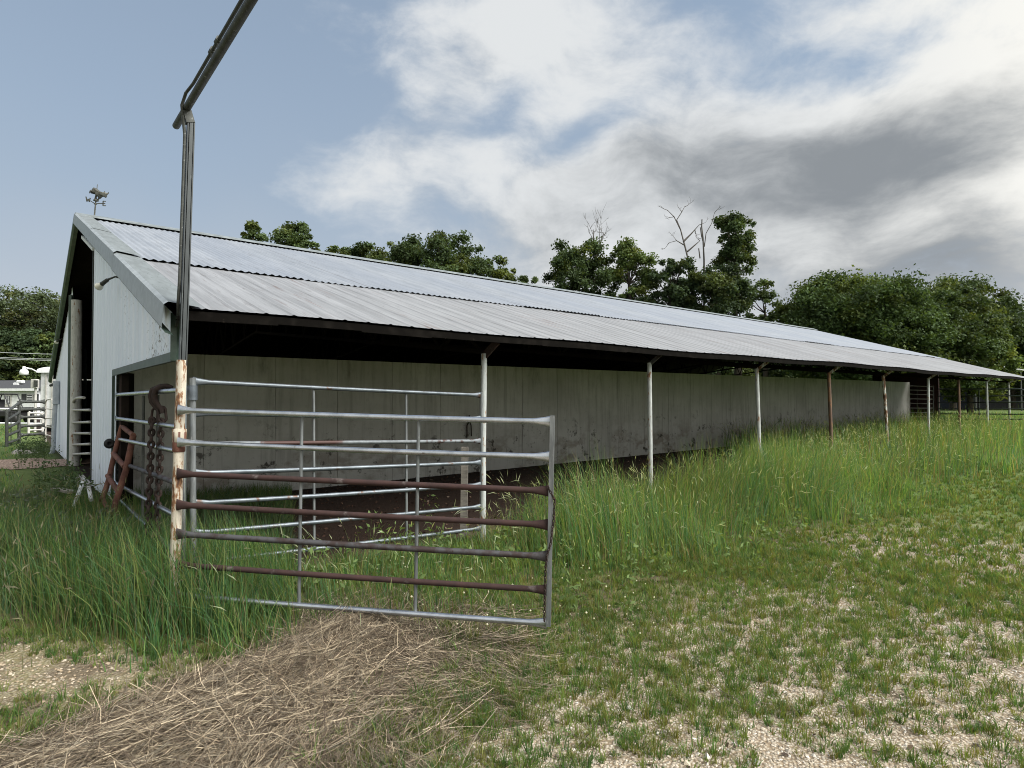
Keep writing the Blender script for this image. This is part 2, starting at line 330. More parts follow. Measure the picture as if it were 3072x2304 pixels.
vs=sc.view_settings; vs.view_transform='Standard'; vs.look='None'; vs.exposure=1.35; vs.gamma=1
sc.render.engine='CYCLES'; sc.cycles.use_denoising=True; sc.cycles.filter_width=1.0; sc.cycles.max_bounces=6; sc.cycles.transparent_max_bounces=6

# ================================================================== GROUND
def axis(lo,hi,c,fine,far):
    a=[c]; st=fine
    while a[-1]<hi: a.append(a[-1]+st); st=fine if abs(a[-1]-c)<far else st*1.18
    b=[c]; st=fine
    while b[-1]>lo: b.append(b[-1]-st); st=fine if abs(b[-1]-c)<far else st*1.18
    return np.array(sorted(set(b[1:]+a)))
gx=axis(-900,900,0,.25,12); gy=axis(-300,1200,7,.25,12)
X,Y=np.meshgrid(gx,gy); Z=gz(X,Y); nx,ny=len(gx),len(gy)
idx=np.arange(nx*ny).reshape(ny,nx); Q=np.stack([idx[:-1,:-1],idx[:-1,1:],idx[1:,1:],idx[1:,:-1]],-1).reshape(-1,4)
def ground_m(k,b):
    v=k.coord('Object'); s=k.sep(v); n1=k.noise(v,.55,6,.6); n2=k.noise(v,3.3,6,.65); n3=k.noise(v,14,4,.6)
    # gravel
    vo=k.n.new('ShaderNodeTexVoronoi'); vo.inputs['Scale'].default_value=55; k.l.new(v,vo.inputs['Vector'])
    peb=k.mix(k.sep(vo.outputs['Color'])[0],(.29,.25,.19),(.46,.41,.34)); peb=k.mix(k.rng(vo.outputs['Distance'],.25,.7),peb,(.20,.155,.105))
    soil=k.mix(n3,(.055,.042,.028),(.12,.095,.062)); thatch=k.mix(n2,(.085,.088,.034),(.135,.12,.055))
    lawn=k.mix(k.rng(n1,.3,.7),(.075,.115,.032),(.115,.155,.046)); lawn=k.mix(k.rng(n3,.35,.7,0,.6),lawn,(.045,.072,.022))
    # barn frame
    dx=k.math('SUBTRACT',s[0],BX); dy=k.math('SUBTRACT',s[1],BY)
    u=k.math('ADD',k.math('MULTIPLY',dx,CT),k.math('MULTIPLY',dy,ST)); vv=k.math('SUBTRACT',k.math('MULTIPLY',dy,CT),k.math('MULTIPLY',dx,ST))
    dist=k.math('SQRT',k.math('ADD',k.math('MULTIPLY',s[0],s[0]),k.math('MULTIPLY',s[1],s[1])))
    col=k.mix(k.rng(n2,.4,.6),soil,thatch)
    vedge=k.math('ADD',vv,k.math('MULTIPLY',k.math('SUBTRACT',n1,.5),1.4))
    px_=k.math('DIVIDE',k.math('ADD',s[0],3.0),1.3); py_=k.math('DIVIDE',k.math('SUBTRACT',s[1],3.72),.55)
    lp=k.rng(k.math('ADD',k.math('MULTIPLY',px_,px_),k.math('MULTIPLY',py_,py_)),1.,.3,0.,.35)
    g=k.math('MULTIPLY',k.math('MAXIMUM',k.rng(vedge,-1.9,-2.9),lp),k.rng(n2,.30,.50)); col=k.mix(g,col,peb)
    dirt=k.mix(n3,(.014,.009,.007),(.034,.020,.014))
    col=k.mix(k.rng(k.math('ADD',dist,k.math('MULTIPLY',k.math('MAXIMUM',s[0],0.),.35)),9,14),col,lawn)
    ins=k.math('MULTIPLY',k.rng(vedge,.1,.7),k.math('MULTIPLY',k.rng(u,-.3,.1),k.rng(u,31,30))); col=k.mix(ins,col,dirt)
    k.l.new(k.bump(k.math('ADD',k.math('MULTIPLY',vo.outputs['Distance'],-1.),k.math('MULTIPLY',n3,.6)),.6,.02),b.inputs['Normal'])
    return col
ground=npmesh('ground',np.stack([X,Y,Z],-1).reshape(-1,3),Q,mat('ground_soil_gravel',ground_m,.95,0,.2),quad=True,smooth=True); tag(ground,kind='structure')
# pinkish gravel drive up to the barn door, laid on the left yard
dv=[];df=[]
cl=[(-40,11.2),(-30,11.4),(-20,11.7),(-14,12.2),(-10.5,13.2),(-8.3,14.8)]
for i,(x,y) in enumerate(np.array([np.interp(np.linspace(0,5,60),range(6),[c[j] for c in cl]) for j in(0,1)]).T):
    wd=1.25+.25*math.sin(i*.9)+.1*math.sin(i*2.3)
    for j in range(7):
        yy=y+wd*(j/3-1); dv.append((x,yy,gzf(x,yy)+.012))
df=[(i*7+j,(i+1)*7+j,(i+1)*7+j+1,i*7+j+1) for i in range(59) for j in range(6)]
def pink(k,b):
    v=k.coord(); vo=k.vor(v,22); n=k.noise(v,1.5,5)
    return k.mix(k.rng(vo,.2,.7),k.mix(n,(.36,.25,.19),(.48,.37,.30)),(.17,.115,.085))
tag(npmesh('gravel_drive',dv,df,mat('pink_gravel',pink,.95),quad=True,smooth=True),kind='structure')

# ================================================================== BARN
EV,EZ,RV,RZ=-.3066,2.449,8.1755,5.136; SL=(RZ-EZ)/(RV-EV); U0,U1=-.18,30.17; FV=2*RV-EV; SV=2.54
def rz_(v): return EZ+(min(v,2*RV-v)-EV)*SL
barn=base('cattle_barn',W(0,0,0),TH,'long white metal cattle barn with a low gabled corrugated roof and an open side','barn')
nrm=Vector((ST*SL,-CT*SL,1)).normalized()        # normal of the near slope (world)
def sag(u,v): return .012*math.sin(u*.52+1)*max(0,1-(v-EV)/3.)+.008*math.sin(u*1.7)*max(0,1-(v-EV)/2.)
# corrugated upper sheets
def sheet(u0,u1,vfun,prof,step,rows,off,lift,jag):
    us=np.arange(u0,u1+1e-6,step); V=[];Q=[]
    for i,u in enumerate(us):
        sh=int(math.floor(u/.98)); jr=random.Random(sh*13+5)
        v0=vfun[0]+jag*(jr.random()-.5); v1=vfun[1]
        lf=lift*jr.random()**2
        for r in range(rows+1):
            t=r/rows; v=v0+(v1-v0)*t; p=W(u,v,rz_(v)+sag(u,v)+off+prof(u)+lf*max(0,1-t*5)); V.append(p)
    n=rows+1
    for i in range(len(us)-1):
        for r in range(rows): Q.append((i*n+r,(i+1)*n+r,(i+1)*n+r+1,i*n+r+1))
    return V,Q
V,Q=sheet(U0+.2,U1,(SV,RV),lambda u:.010*math.sin(u*2*math.pi/.095),.95/40/1.0,6,.012,.022,.05)
roof=npmesh('upper_roof_sheets',V,Q,m_roof_up,parent=barn,quad=True,smooth=True); roof['label']='blue-white corrugated roof sheets above the wavy dark seam'
def rib(u):
    f=(u/.23)%1; return .010*max(0,1-abs(f-.5)/.10) if abs(f-.5)<.10 else (.002*max(0,1-abs(((u/.077)%1)-.5)/.2))
V,Q=sheet(U0+.2,U1+.02,(EV,SV+.3),rib,.0115,5,-.004,0,.0)
lo=npmesh('eave_roof_sheets',V,Q,m_roof_low,parent=barn,quad=True,smooth=False); lo['label']='warm grey ribbed roof sheets with rust streaks along the eave'
V,Q=sheet(U0+.2,U1,(RV,FV),lambda u:.013*math.sin(u*2*math.pi/.19),.0475,4,.045,0,0)
npmesh('far_slope_sheets',V,Q,m_roof_up,parent=barn,quad=True,smooth=True)
m=MB()
for v0,v1 in((EV+.04,RV),(RV,FV-.04)):
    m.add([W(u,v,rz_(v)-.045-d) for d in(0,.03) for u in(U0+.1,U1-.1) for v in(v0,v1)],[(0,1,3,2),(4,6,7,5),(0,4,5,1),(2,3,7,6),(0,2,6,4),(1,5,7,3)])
m.build('roof_shade_deck',wood_dark,barn)  # dark sheet added under the roof so the shaded interior goes black
m=MB(); n=60
for i in range(n):
    ua=U0+.02+(U1-U0)*i/n; ub=U0+.02+(U1-U0)*(i+1)/n
    for s_ in(-1,1):
        vv=RV+s_*.19; m.add([W(ua,RV,RZ+.085),W(ub,RV,RZ+.085),W(ub,vv,rz_(vv)+.068),W(ua,vv,rz_(vv)+.068),W(ua,vv,rz_(vv)+.05),W(ub,vv,rz_(vv)+.05)],[(0,1,2,3),(3,2,5,4)])
m.build('ridge_cap',trim_ridge,barn)
# fascia (dark board below the eave sheets)
m=MB()
for i in range(40):
    ua=U0+.1+(U1-U0-.1)*i/40; ub=U0+.1+(U1-U0-.1)*(i+1)/40
    za=EZ-.02+sag(ua,EV); zb=EZ-.02+sag(ub,EV); jr=random.Random(i); h=.062+.014*jr.random()
    m.add([W(ua,EV+.015,za),W(ub,EV+.015,zb),W(ub,EV+.015,zb-h),W(ua,EV+.015,za-h),W(ua,EV+.06,za),W(ub,EV+.06,zb),W(ub,EV+.06,zb-h),W(ua,EV+.06,za-h)],[(0,3,2,1),(4,5,6,7),(3,7,6,2),(0,1,5,4)])
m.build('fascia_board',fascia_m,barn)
# barge trim of the near gable: cap on the roof and face down the verge, in overlapping lengths
def barge(v0,v1,off,side,mc,mf):
    c=MB(); f=MB()
    for a,b in ((v0,v1),):
        q=[]
        for v in(a,b):
            z=rz_(v)+off
            q.append([W(U0+.27,v,z+.004),W(U0+.03,v,z+.030),W(U0,v,z+.008),W(U0-.012,v,z-.17),W(U0+.012,v,z-.205),W(U0+.07,v,z-.225)])
        vs_=q[0]+q[1]; c.add([q[0][0],q[0][1],q[1][1],q[1][0]],[(0,1,2,3)])
        f.add([q[0][1],q[0][2],q[0][3],q[1][3],q[1][2],q[1][1]],[(0,1,4,5),(1,2,3,4)])
        f.cm=1; f.add([q[0][3],q[0][4],q[0][5],q[1][5],q[1][4],q[1][3]],[(0,1,4,5),(1,2,3,4)]); f.cm=0
    if side>0: c.build('verge_cap',mc,barn)
    f.build('verge_face',[mf,trim_dark],barn)
barge(EV-.03,SV+.15,.02,1,trim_grey,trim_pale); barge(SV+.02,5.3,.042,1,trim_grey,trim_pale); barge(5.22,RV,.048,1,trim_grey,trim_pale); barge(RV,FV+.03,.05,1,trim_grey,trim_dark)
# gable siding: ribbed, around the tall doorway
PU=-.02; VA=6.25; VB=10.7; VG=3.605; GB=2.12
def siding(v0,v1,zb,zt,name,dv=.0135):
    m=MB(); vs_=np.arange(v0,v1+1e-6,dv); lo_=[];hi_=[]
    for v in vs_:
        f=(v/.305)%1; d=.015*max(0.,min(1.,(.13-abs(f-.5))/.045)); lo_.append(W(PU-d,v,zb(v))); hi_.append(W(PU-d,v,zt(v)))
    n=len(vs_); m.add(lo_+hi_,[(i,n+i,n+i+1,i+1) for i in range(n-1)]); return m
top=lambda v: rz_(v)-.09
a=siding(.03,VG,lambda v:GB,top,'x'); b=siding(VG,VA,lambda v:.40,top,'x'); c=siding(VA,RV,lambda v:rz_(v)-.33,top,'x')
for q in(b,c): n=len(a.v); a.v+=q.v; a.t+=q.t; a.f+=[[i+n for i in f] for f in q.f]; a.s+=q.s; a.m+=q.m
a.build('gable_siding',m_gable,barn,'bluish white ribbed gable siding with black mould specks')
d_=siding(VB,FV-.35,lambda v:.33,top,'x'); d_.build('gable_siding',m_gable,barn,'narrow ribbed gable siding beyond the tall doorway')
ud=W(1,0,0)-W(0,0,0)
for a_,b_,w_,h_,uv_ in((W(PU-.03,.0,GB-.02),W(PU-.03,VG+.02,GB-.02),.03,.075,(0,0,1)),(W(PU-.022,-.02,GB-.055),W(PU-.022,-.02,rz_(0)-.10),.05,.05,(0,0,1)),(W(PU-.03,VG+.005,GB-.06),W(PU-.03,VG+.005,.4),.025,.03,ud),(W(PU-.03,VB-.03,.35),W(PU-.03,VB-.03,rz_(VB)-.3),.07,.06,(0,0,1))):
    m=MB(); m.beam(a_,b_,w_,h_,uv_); m.build('corner_trim',trim_dark,barn)
m=MB(); m.beam(W(PU-.03,VA,rz_(VA)-.345),W(PU-.03,RV+.05,rz_(RV)-.345),.03,.05); m.build('doorway_trim',white_plain,barn)
m=MB(); m.beam(W(PU-.005,VA+.03,.45),W(PU-.005,VA+.03,rz_(VA)-.37),.05,.05,W(1,0,0)-W(0,0,0)); m.build('doorway_jamb',galv_dark,barn)
# soffit + inner frames of the doorway
m=MB(); m.beam(W(.5,VA-.4,3.55),W(.5,VB+.3,3.55),.12,.2); m.beam(W(.6,VA+.15,.4),W(.6,VA+.15,4.1),.1,.12); m.build('door_header',wood_dark,barn)
m=MB(); P=atU(227,1170,.03); m.tube([(P.x,P.y,.3),(P.x+.01,P.y,2.),(P.x,P.y,3.9)],[.105,.10,.10],14); m.build('doorway_column',mat('white_column',flaky((.50,.50,.48),.58),.8),barn,'pale rusting column standing in the tall doorway')
m=MB(); P=atU(255,1170,.5); m.beam((P.x,P.y,.3),(P.x,P.y,3.4),.06,.05); m.build('doorway_jamb',galv,barn)
# walls
poly=[(0,3.78)]; u=1.03
while u<29.4:
    poly+= [(u-.006,3.78),(u-.004,3.792),(u+.004,3.792),(u+.006,3.78)]; u+=.978
poly+=[(29.5,3.78),(29.5,3.96),(0,3.96)]
m=MB(); m.add([W(p[0],p[1],z) for z in(.1,2.385) for p in poly],[tuple(range(len(poly)-1,-1,-1)),tuple(range(len(poly),2*len(poly)))]+[(i,(i+1)%len(poly),len(poly)+(i+1)%len(poly),len(poly)+i) for i in range(len(poly))])
m.build('concrete_wall',m_conc,barn,'grey stained concrete wall with vertical board joints under the eave')
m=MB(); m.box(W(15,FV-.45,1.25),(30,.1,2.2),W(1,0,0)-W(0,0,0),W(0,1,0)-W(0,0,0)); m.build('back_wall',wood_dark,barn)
m=MB(); m.box(W(29.9,4.1,1.5),(.08,2.6,2.6),W(1,0,0)-W(0,0,0),W(0,1,0)-W(0,0,0)); m.build('end_partition',red_board,barn)
m=MB(); m.box(W(-.16,7.2,.31),(.3,1.6,.2),W(1,0,0)-W(0,0,0),W(0,1,0)-W(0,0,0)); m.build('concrete_apron',m_conc,barn)
m=MB()
for v in(1.3,2.9,4.6,6.4): m.beam(W(.1,v,rz_(v)-.13),W(30,v,rz_(v)-.13),.05,.1)
m.build('purlins',wood_dark,barn)
# posts and trusses
PM=[None,paint_white,paint_white,paint_white,paint_brown,paint_peel,paint_white,paint_brown,paint_white,paint_white]
PX=[0,1450.6,1949,2273,2489,2654,2785,2877,2961,3027]
lean=[0,(.02,.01),(0,.0),(-.04,.0),(-.05,0),(-.14,0),(.05,0),(0,0),(.0,0),(0,0)]
for i in range(1,10):
    P=atV(PX[i],1192,0); u,_=UV(P.x,P.y); lx,ly=lean[i]; zg=gzf(P.x,P.y)-.1
    m=MB(); zt=2.26; m.tube([W(u-lx,0,zg),W(u-lx*.5+(.01 if i==5 else 0),0,1.2),W(u+lx*.5,0,zt)],[.036,.034,.034],12)
    p=m.build('post',PM[i],barn,{4:'brown rusted eave post',5:'crooked peeling eave post',7:'brown rusted eave post'}.get(i))
    m=MB(); a=W(u+lx*.5+.01,.0,zt-.02); b_=W(u+lx*.5+.03,-.21,EZ-.06)
    m.beam(a,b_,.09 if i==1 else .05,.022,W(1,0,0)-W(0,0,0)); m.beam(b_-(W(.09,0,0)-W(0,0,0)),b_+(W(.09,0,0)-W(0,0,0)),.06,.025)
    m.build('bracket',rust if i in(1,7) else (paint_peel if i>2 else rust_grey),p)
    m=MB(); T=.05
    m.beam(W(u,.02,rz_(0)-.12),W(u,RV,RZ-.13),.05,T); m.beam(W(u,RV,RZ-.13),W(u,FV-.3,rz_(FV)-.02),.05,T)
    bz=lambda v: 2.28+min(v,2*RV-v)*.115
    m.beam(W(u,0,2.28),W(u,RV,bz(RV)),.05,T); m.beam(W(u,RV,bz(RV)),W(u,FV-.3,2.33),.05,T)
    for k_ in range(18):
        v0=.45*k_*2; v1=v0+.45; v2=v0+.9
        if v2>FV-.4: break
        m.beam(W(u,v0,bz(v0)),W(u,v1,rz_(v1)-.13),.03,.03); m.beam(W(u,v1,rz_(v1)-.13),W(u,v2,bz(v2)),.03,.03)
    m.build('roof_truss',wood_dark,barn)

# ================================================================== GATES
def lerp(a,b,t): return Vector(a)*(1-t)+Vector(b)*t
def flared(m,a,b,r,fl=2.1,n=10,ln=.12,pa=True,pb=True,upv=None,bend=0.):
    a,b=Vector(a),Vector(b); L=(b-a).length; ts=[0,.35*ln/L,ln/L]+[.2,.35,.5,.65,.8]+[1-ln/L,1-.35*ln/L,1]; ts=sorted(ts)
    pts=[];rd=[];fl_=[]
    for t in ts:
        q=lerp(a,b,t); q.z-=bend*4*t*(1-t); pts.append(q); e=min(t,1-t)*L; on=(pa if t<.5 else pb)
        x=max(0,1-e/ln)**1.5 if on else 0; rd.append(r); fl_.append((1-.55*x,1+(fl-1)*x))
    m.tube(pts,rd,n,True,fl_)
def pipe_gate(name,label,bl,br,tl,tr,rails,mats,uprights,upm,ends=(None,None),group=None,r=.021,gl=None,endr=.024,cat='gate',plab=None):
    P=Vector(bl); g=base(name,(P.x,P.y,gzf(P.x,P.y)),0,label,cat,group)
    pt=lambda s,t: lerp(lerp(bl,br,s),lerp(tl,tr,s),t)
    for t,mt in zip(rails,mats):
        m=MB(); rr=random.Random(int(t*1000)); flared(m,pt(0,t),pt(1,t),r*(.97+.06*rr.random()),bend=.006*rr.random()); m.build('rail',mt,g,(plab or {}).get(mt.name))
    for s,(t0,t1) in uprights:
        dy=Vector((0,0,0)); n=(Vector(br)-Vector(bl)).cross(Vector((0,0,1))).normalized()*r*.9
        m=MB(); m.tube([pt(s,t0)-n,pt(s,(t0+t1)/2)-n,pt(s,t1)-n],.0125,8); m.build('upright',upm,g)
    for s,e in zip((0,1),ends):
        if e:
            sx=-.0 if s==0 else 0; m=MB(); m.tube([pt(s,-.02),pt(s,.5),pt(s,1.02)],endr,10); m.build('end_post',e,g)
    return g
RL=[0,.163,.327,.493,.655,.825,1.]
YG=4.16
bl=at(527,1786,4.46); tl=at(534,1230,4.46); br=at(1640,1870,YG); tr=at(1652,1265,YG)
g1=pipe_gate('pipe_gate','nearest seven-rail pipe gate, two shiny rails above rusty brown ones, in front of the hay',bl,br,tl,tr,[0,.165,.33,.487,.655,.825,1.],
    [galv_bright,rust,rust_grey,rust,rust,galv_bright,galv_bright],[(.345,(0,1)),(.66,(0,1))],galv_chan,(None,None),'farm pipe gates',r=.0205,plab={'rusty_steel':'rusty brown rail','galvanised_bright':'shiny galvanised rail'})
m=MB(); e=(Vector(br)-Vector(bl)).normalized()
m.beam(lerp(br,tr,-.01)+e*.012,lerp(br,tr,1.03)+e*.012,.05,.032,e); m.build('end_post',galv_chan,g1)
# hinge post with its overhead pipe
PU0,PV0=-.077,-.397
op=base('overhead_gate_frame',W(PU0-.03,PV0,gzf(*W(PU0,PV0,0).xy)),0,'tall corner post, rusted cream below and grey above, carrying a thick overhead pipe','post')
pl=lambda z,dv=0.,du=0.: W(PU0-.038+.023*z+du,PV0+dv,z)
m=MB(); m.tube([pl(z) for z in(-.1,.5,1.,1.5,2.05)],.036,14); m.build('lower_post',paint_rust,op,'rusty cream painted lower post')
m=MB(); m.tube([pl(z) for z in(1.365,1.37,1.515,1.52)],[.036,.044,.044,.036],14); m.build('hinge_collar',rust_red,op)
m=MB(); m.tube([pl(z) for z in(1.435,1.44,1.535,1.54)],[.038,.049,.049,.038],6); m.build('hinge_collar',paint_rust,op)
m=MB(); a=Vector((CT,ST,0)); bv=Vector((-ST,CT,0))
# open channel sleeve: web + two flanges
for du,dv,wu,wv in((.006,.020,.050,.009),(-.016,-.005,.008,.042),(.027,-.005,.008,.042)):
    p0,p1=pl(2.01,dv,du),pl(3.86,dv,du); d3=(p1-p0).normalized()
    m.box((p0+p1)/2,(wu,wv,(p1-p0).length),a,bv,d3)
m.box((pl(2.0)+pl(3.87))/2+bv*-.022+a*.006,(.024,.008,1.86),a,bv,(pl(4.)-pl(2.)).normalized())
m.build('upper_post',galv_pole,op,'grey galvanised channel upper post')
m=MB(); zt=3.965; bu=PU0+.026
m.tube([W(bu,PV0+.37,zt-.01),W(bu,PV0-1.5,zt),W(bu,PV0-3.5,zt+.005),W(bu,PV0-9.4,zt+.02)],.027,16); m.build('overhead_pipe',galv_dark,op,'thick dark pipe running overhead above the drive')
m=MB(); m.beam(pl(3.85),W(bu,PV0,zt-.03),.06,.06,a); m.build('pipe_support',galv_dark,op)
m=MB(); m.tube([W(bu,PV0-9.3,-.1),W(bu,PV0-9.3,zt-.01)],.045,12); m.build('far_post',galv_dark,op)
m=MB(); cpth=[pl(2.34,.34,.02),pl(2.38,.13,-.01),pl(2.48,.03,-.032),pl(2.65,-.005,-.034),pl(3.2,-.01,-.034),pl(3.75,-.01,-.034),W(bu-.035,PV0-.02,zt+.0),W(bu-.02,PV0-.08,zt+.075),W(bu,PV0-.22,zt+.095),W(bu,PV0-1.2,zt+.095),W(bu,PV0-3.,zt+.1),W(bu,PV0-9.2,zt+.115)]
m.tube(cpth,.0115,8)
for v in(-.75,-.90): m.tube([W(bu,PV0+v-.03,zt+.096),W(bu,PV0+v+.03,zt+.096)],.020,8); m.beam(W(bu,PV0+v,zt+.04),W(bu,PV0+v,zt+.1),.02,.01)
m.build('conduit',galv_dark,op)
# second gate along the eave
bl=W(.105,0,.43);br=W(3.03,0,.30);tl=W(.09,0,1.903);tr=W(3.03,0,1.79)
g2=pipe_gate('pipe_gate','dull grey seven-rail pipe gate between the corner post and the first white eave post',bl,br,tl,tr,RL,
    [galv,galv,galv,galv,mixed_rail,galv,galv],[(.345,(0.,1)),(.675,(0,1))],galv_chan,(galv_chan,galv_chan),'farm pipe gates',r=.0195,endr=.024,plab={'half_rusted_rail':'grey rail with a rusted length'})
m=MB(); m.tube([W(.09,0,1.75),W(.09,0,1.87)],.037,12); m.build('hinge_sleeve',galv,g2)
P=W(2.93,.22,0); m=MB(); m.beam((P.x,P.y,.1),(P.x+.02,P.y,1.2),.075,.075); tag(m.build('timber_post',plank_m,None,loc=(P.x,P.y,.1)),'short weathered timber post behind the right end of the dull grey gate','post')
m=MB(); q=W(5.55,3.74,1.45); dz=Vector((0,0,1)); du_=W(.06,0,0)-W(0,0,0)
m.tube([q,q-dz*.12,q-dz*.2-du_*.9,q-dz*.42-du_*.9],.012,6); m.tube([q-dz*.1,q-dz*.2+du_*.7,q-dz*.4+du_*.8],.012,6); tag(m.build('hanging_tongs',rust_dark,None,loc=q),'rusty forked iron hanging on the concrete wall behind the gates','tool')
# gable gate
bl=W(-.02,4.3,.27); br=W(-.02,.02,.30); tl=W(-.02,4.3,1.815); tr=W(-.02,-.0,1.832)
rl=[0,.175,.395,.61,.80,1.]
gt=[(329,1186,524,1172),(329,1252,505,1277),(330,1312,505,1348),(330,1375,505,1440),(330,1440,505,1535),(360,1500,505,1640)]
P=W(-.02,3.6,0); g3=base('pipe_gate',(P.x,P.y,gzf(P.x,P.y)),0,'pale pipe gate hung under the white gable siding, behind the heavy chain','gate','farm pipe gates')
for i,(x0,y0,x1,y1) in enumerate(gt):
    m=MB(); A_=atU(x0,y0,-.02); B_=atU(x1,y1,-.02); va=UV(A_.x,A_.y)[1]; vb=UV(B_.x,B_.y)[1]; zl=lambda v: B_.z+(A_.z-B_.z)*(v-vb)/(va-vb); a0=W(-.02,3.60,zl(3.6)); b0=W(-.02,-.27,zl(-.27)); flared(m,a0,b0,.022,1.9); m.build('rail',rust_grey if i==3 else galv_bright,g3,'rusty pale rail' if i==3 else None)
for x in(388,440):
    Pz=atU(x,1300,0.); u,v=UV(Pz.x,Pz.y); v={388:1.75,440:.98}[x]; m=MB(); m.tube([W(.005,v,.35),W(.005,v,1.80)],.014,8); m.build('upright',galv_dark,g3)
m=MB(); m.tube([W(-.025,-.285,.15),W(-.025,-.285,1.88)],.018,8); m.build('end_post',galv_bright,g3)
for dv,mt in((3.66,galv_dark),(3.36,rust_dark),(3.18,wood_dark)):
    m=MB(); m.beam(W(.05,dv,.2),W(.05,dv,2.08),.1 if dv<3.5 else .06,.09); m.build('end_post',mt,g3)
m=MB(); p=W(-.08,3.64,1.21); m.lathe(p,(.55,-.83,0),[(.0,-.05),(.04,-.05),(.062,-.035),(.05,-.01),(.05,.01),(.062,.035),(.04,.05),(.02,.05),(.018,.03),(0,.03)],16); tag(m.build('wheel_insulator',black_rubber,None,loc=p),'small black grooved wheel at the end of a gable gate rail','wheel')
# heavy chain with shackles over the gable gate
def link(m,c,d,n,L,wd,r,seg=14):
    c=Vector(c); d=Vector(d).normalized(); n=Vector(n); n=(n-d*n.dot(d)).normalized(); h=(L-wd)/2; pts=[]
    for i in range(seg):
        t=2*math.pi*i/seg; pts.append(c+n*math.cos(t)*(wd/2-r)+d*(math.sin(t)*(wd/2-r)+(h if math.sin(t)>0 else -h)))
    k=5; rings=[]
    for i,p in enumerate(pts):
        tn=(pts[(i+1)%seg]-pts[i-1]).normalized(); b=d.cross(n).normalized(); q=tn.cross(b)
        rings.append([p+(b*math.cos(2*math.pi*j/k)+q*math.sin(2*math.pi*j/k))*r for j in range(k)])
    m.loft(rings+[rings[0]],False)
def chain(m,pts,pitch,L,wd,r,n0,n1):
    tot=0; pts=[Vector(p) for p in pts]; i=0; cur=pts[0].copy(); seg=0; flip=0; rem=0
    ds=[(pts[j+1]-pts[j]).length for j in range(len(pts)-1)]; T=sum(ds); s=0
    while s<T:
        q=s; j=0
        while j<len(ds)-1 and q>ds[j]: q-=ds[j]; j+=1
        d=(pts[j+1]-pts[j]).normalized(); link(m,pts[j]+d*q,d,n0 if flip%2==0 else n1,L,wd,r); flip+=1; s+=pitch
YC=5.42
A=at(470,1185,YC); hv=base('hanging_chain',(A.x,A.y,gzf(A.x,A.y)),0,'heavy rusty double chain hanging from two hooks over the pale gable gate rail','chain')
m=MB(); right=Vector((1,0,0)); toc=Vector((.5,-.8,0))
chain(m,[at(456,1262,YC),at(451,1400,YC),at(445,1530,YC),at(440,1690,YC)],.053,.085,.072,.0145,right,toc)
chain(m,[at(483,1266,YC-.03),at(479,1400,YC-.03),at(472,1540,YC-.03),at(462,1690,YC-.03)],.053,.085,.072,.0145,right,toc)
m.build('chain',rust_dark,hv)
for x0,y0,dx in((-8,2,0),(9,0,.0)):
    m=MB(); ax=[(516,1162),(500,1157),(483,1159),(466,1169),(461,1185),(464,1203),(474,1218),(483,1228),(484,1240)]
    pts=[at(px_-(8 if x0<0 else -2)+ (0 if i>2 else (4 if x0<0 else 0)),py_+y0,YC-(.06 if i<3 else .045)*(1 if x0>0 else .6)) for i,(px_,py_) in enumerate(ax)]
    m.tube(pts,[.013,.02,.025,.027,.027,.025,.022,.02,.018],10); m.build('hook',rust_dark,hv)
m=MB(); link(m,at(464,1246,YC),(0.12,0,1),right,.15,.075,.011,18); link(m,at(486,1243,YC-.03),(-.1,0,1),(.9,.5,0),.16,.085,.012,18); m.build('shackle',rust_dark,hv)
# little chain on the near gate
A=at(1655,1480,YG-.05); m=MB()
chain(m,[at(1644,1462,YG-.06),at(1660,1492,YG-.06),at(1664,1500,YG-.02),at(1661,1560,YG-.03),at(1652,1630,YG-.05),at(1640,1670,YG-.06),at(1636,1720,YG-.06),at(1633,1860,YG-.06)],.019,.030,.019,.0036,right,toc)
tag(m.build('hanging_chain',rust_dark,None,loc=(A.x,A.y,0)),'thin rusty chain dangling down the free end of the nearest gate','chain')
# rusty ladder-like panel
A=at(335,1560,6.7); rp=base('rusty_gate_panel',(A.x,A.y,gzf(A.x,A.y)),0,'short rusty red ladder-shaped pipe panel leaning by the white siding','panel')
Lp=[(366,1279,7.35),(352,1330,7.35),(338,1385,7.3),(326,1440,7.25),(311,1488,7.2)]; Rp=[(400,1306,6.75),(392,1345,6.75),(378,1410,6.7),(352,1490,6.7),(336,1552,6.7)]
m=MB(); m.tube([at(*q) for q in Lp]+[at(306,1502,7.1)],.030,10); m.build('side_rail',rust_red,rp)
m=MB(); m.tube([at(*q) for q in Rp],.033,10); m.build('side_rail',rust_red,rp)
for a,b in(((366,1279,7.35),(400,1306,6.75)),((340,1360,7.32),(374,1400,6.72)),((323,1427,7.26),(356,1478,6.7)),((307,1492,7.2),(335,1555,6.7))):
    m=MB(); m.tube([at(*a),lerp(at(*a),at(*b),.5),at(*b)],.028,10); m.build('rung',rust_red,rp)

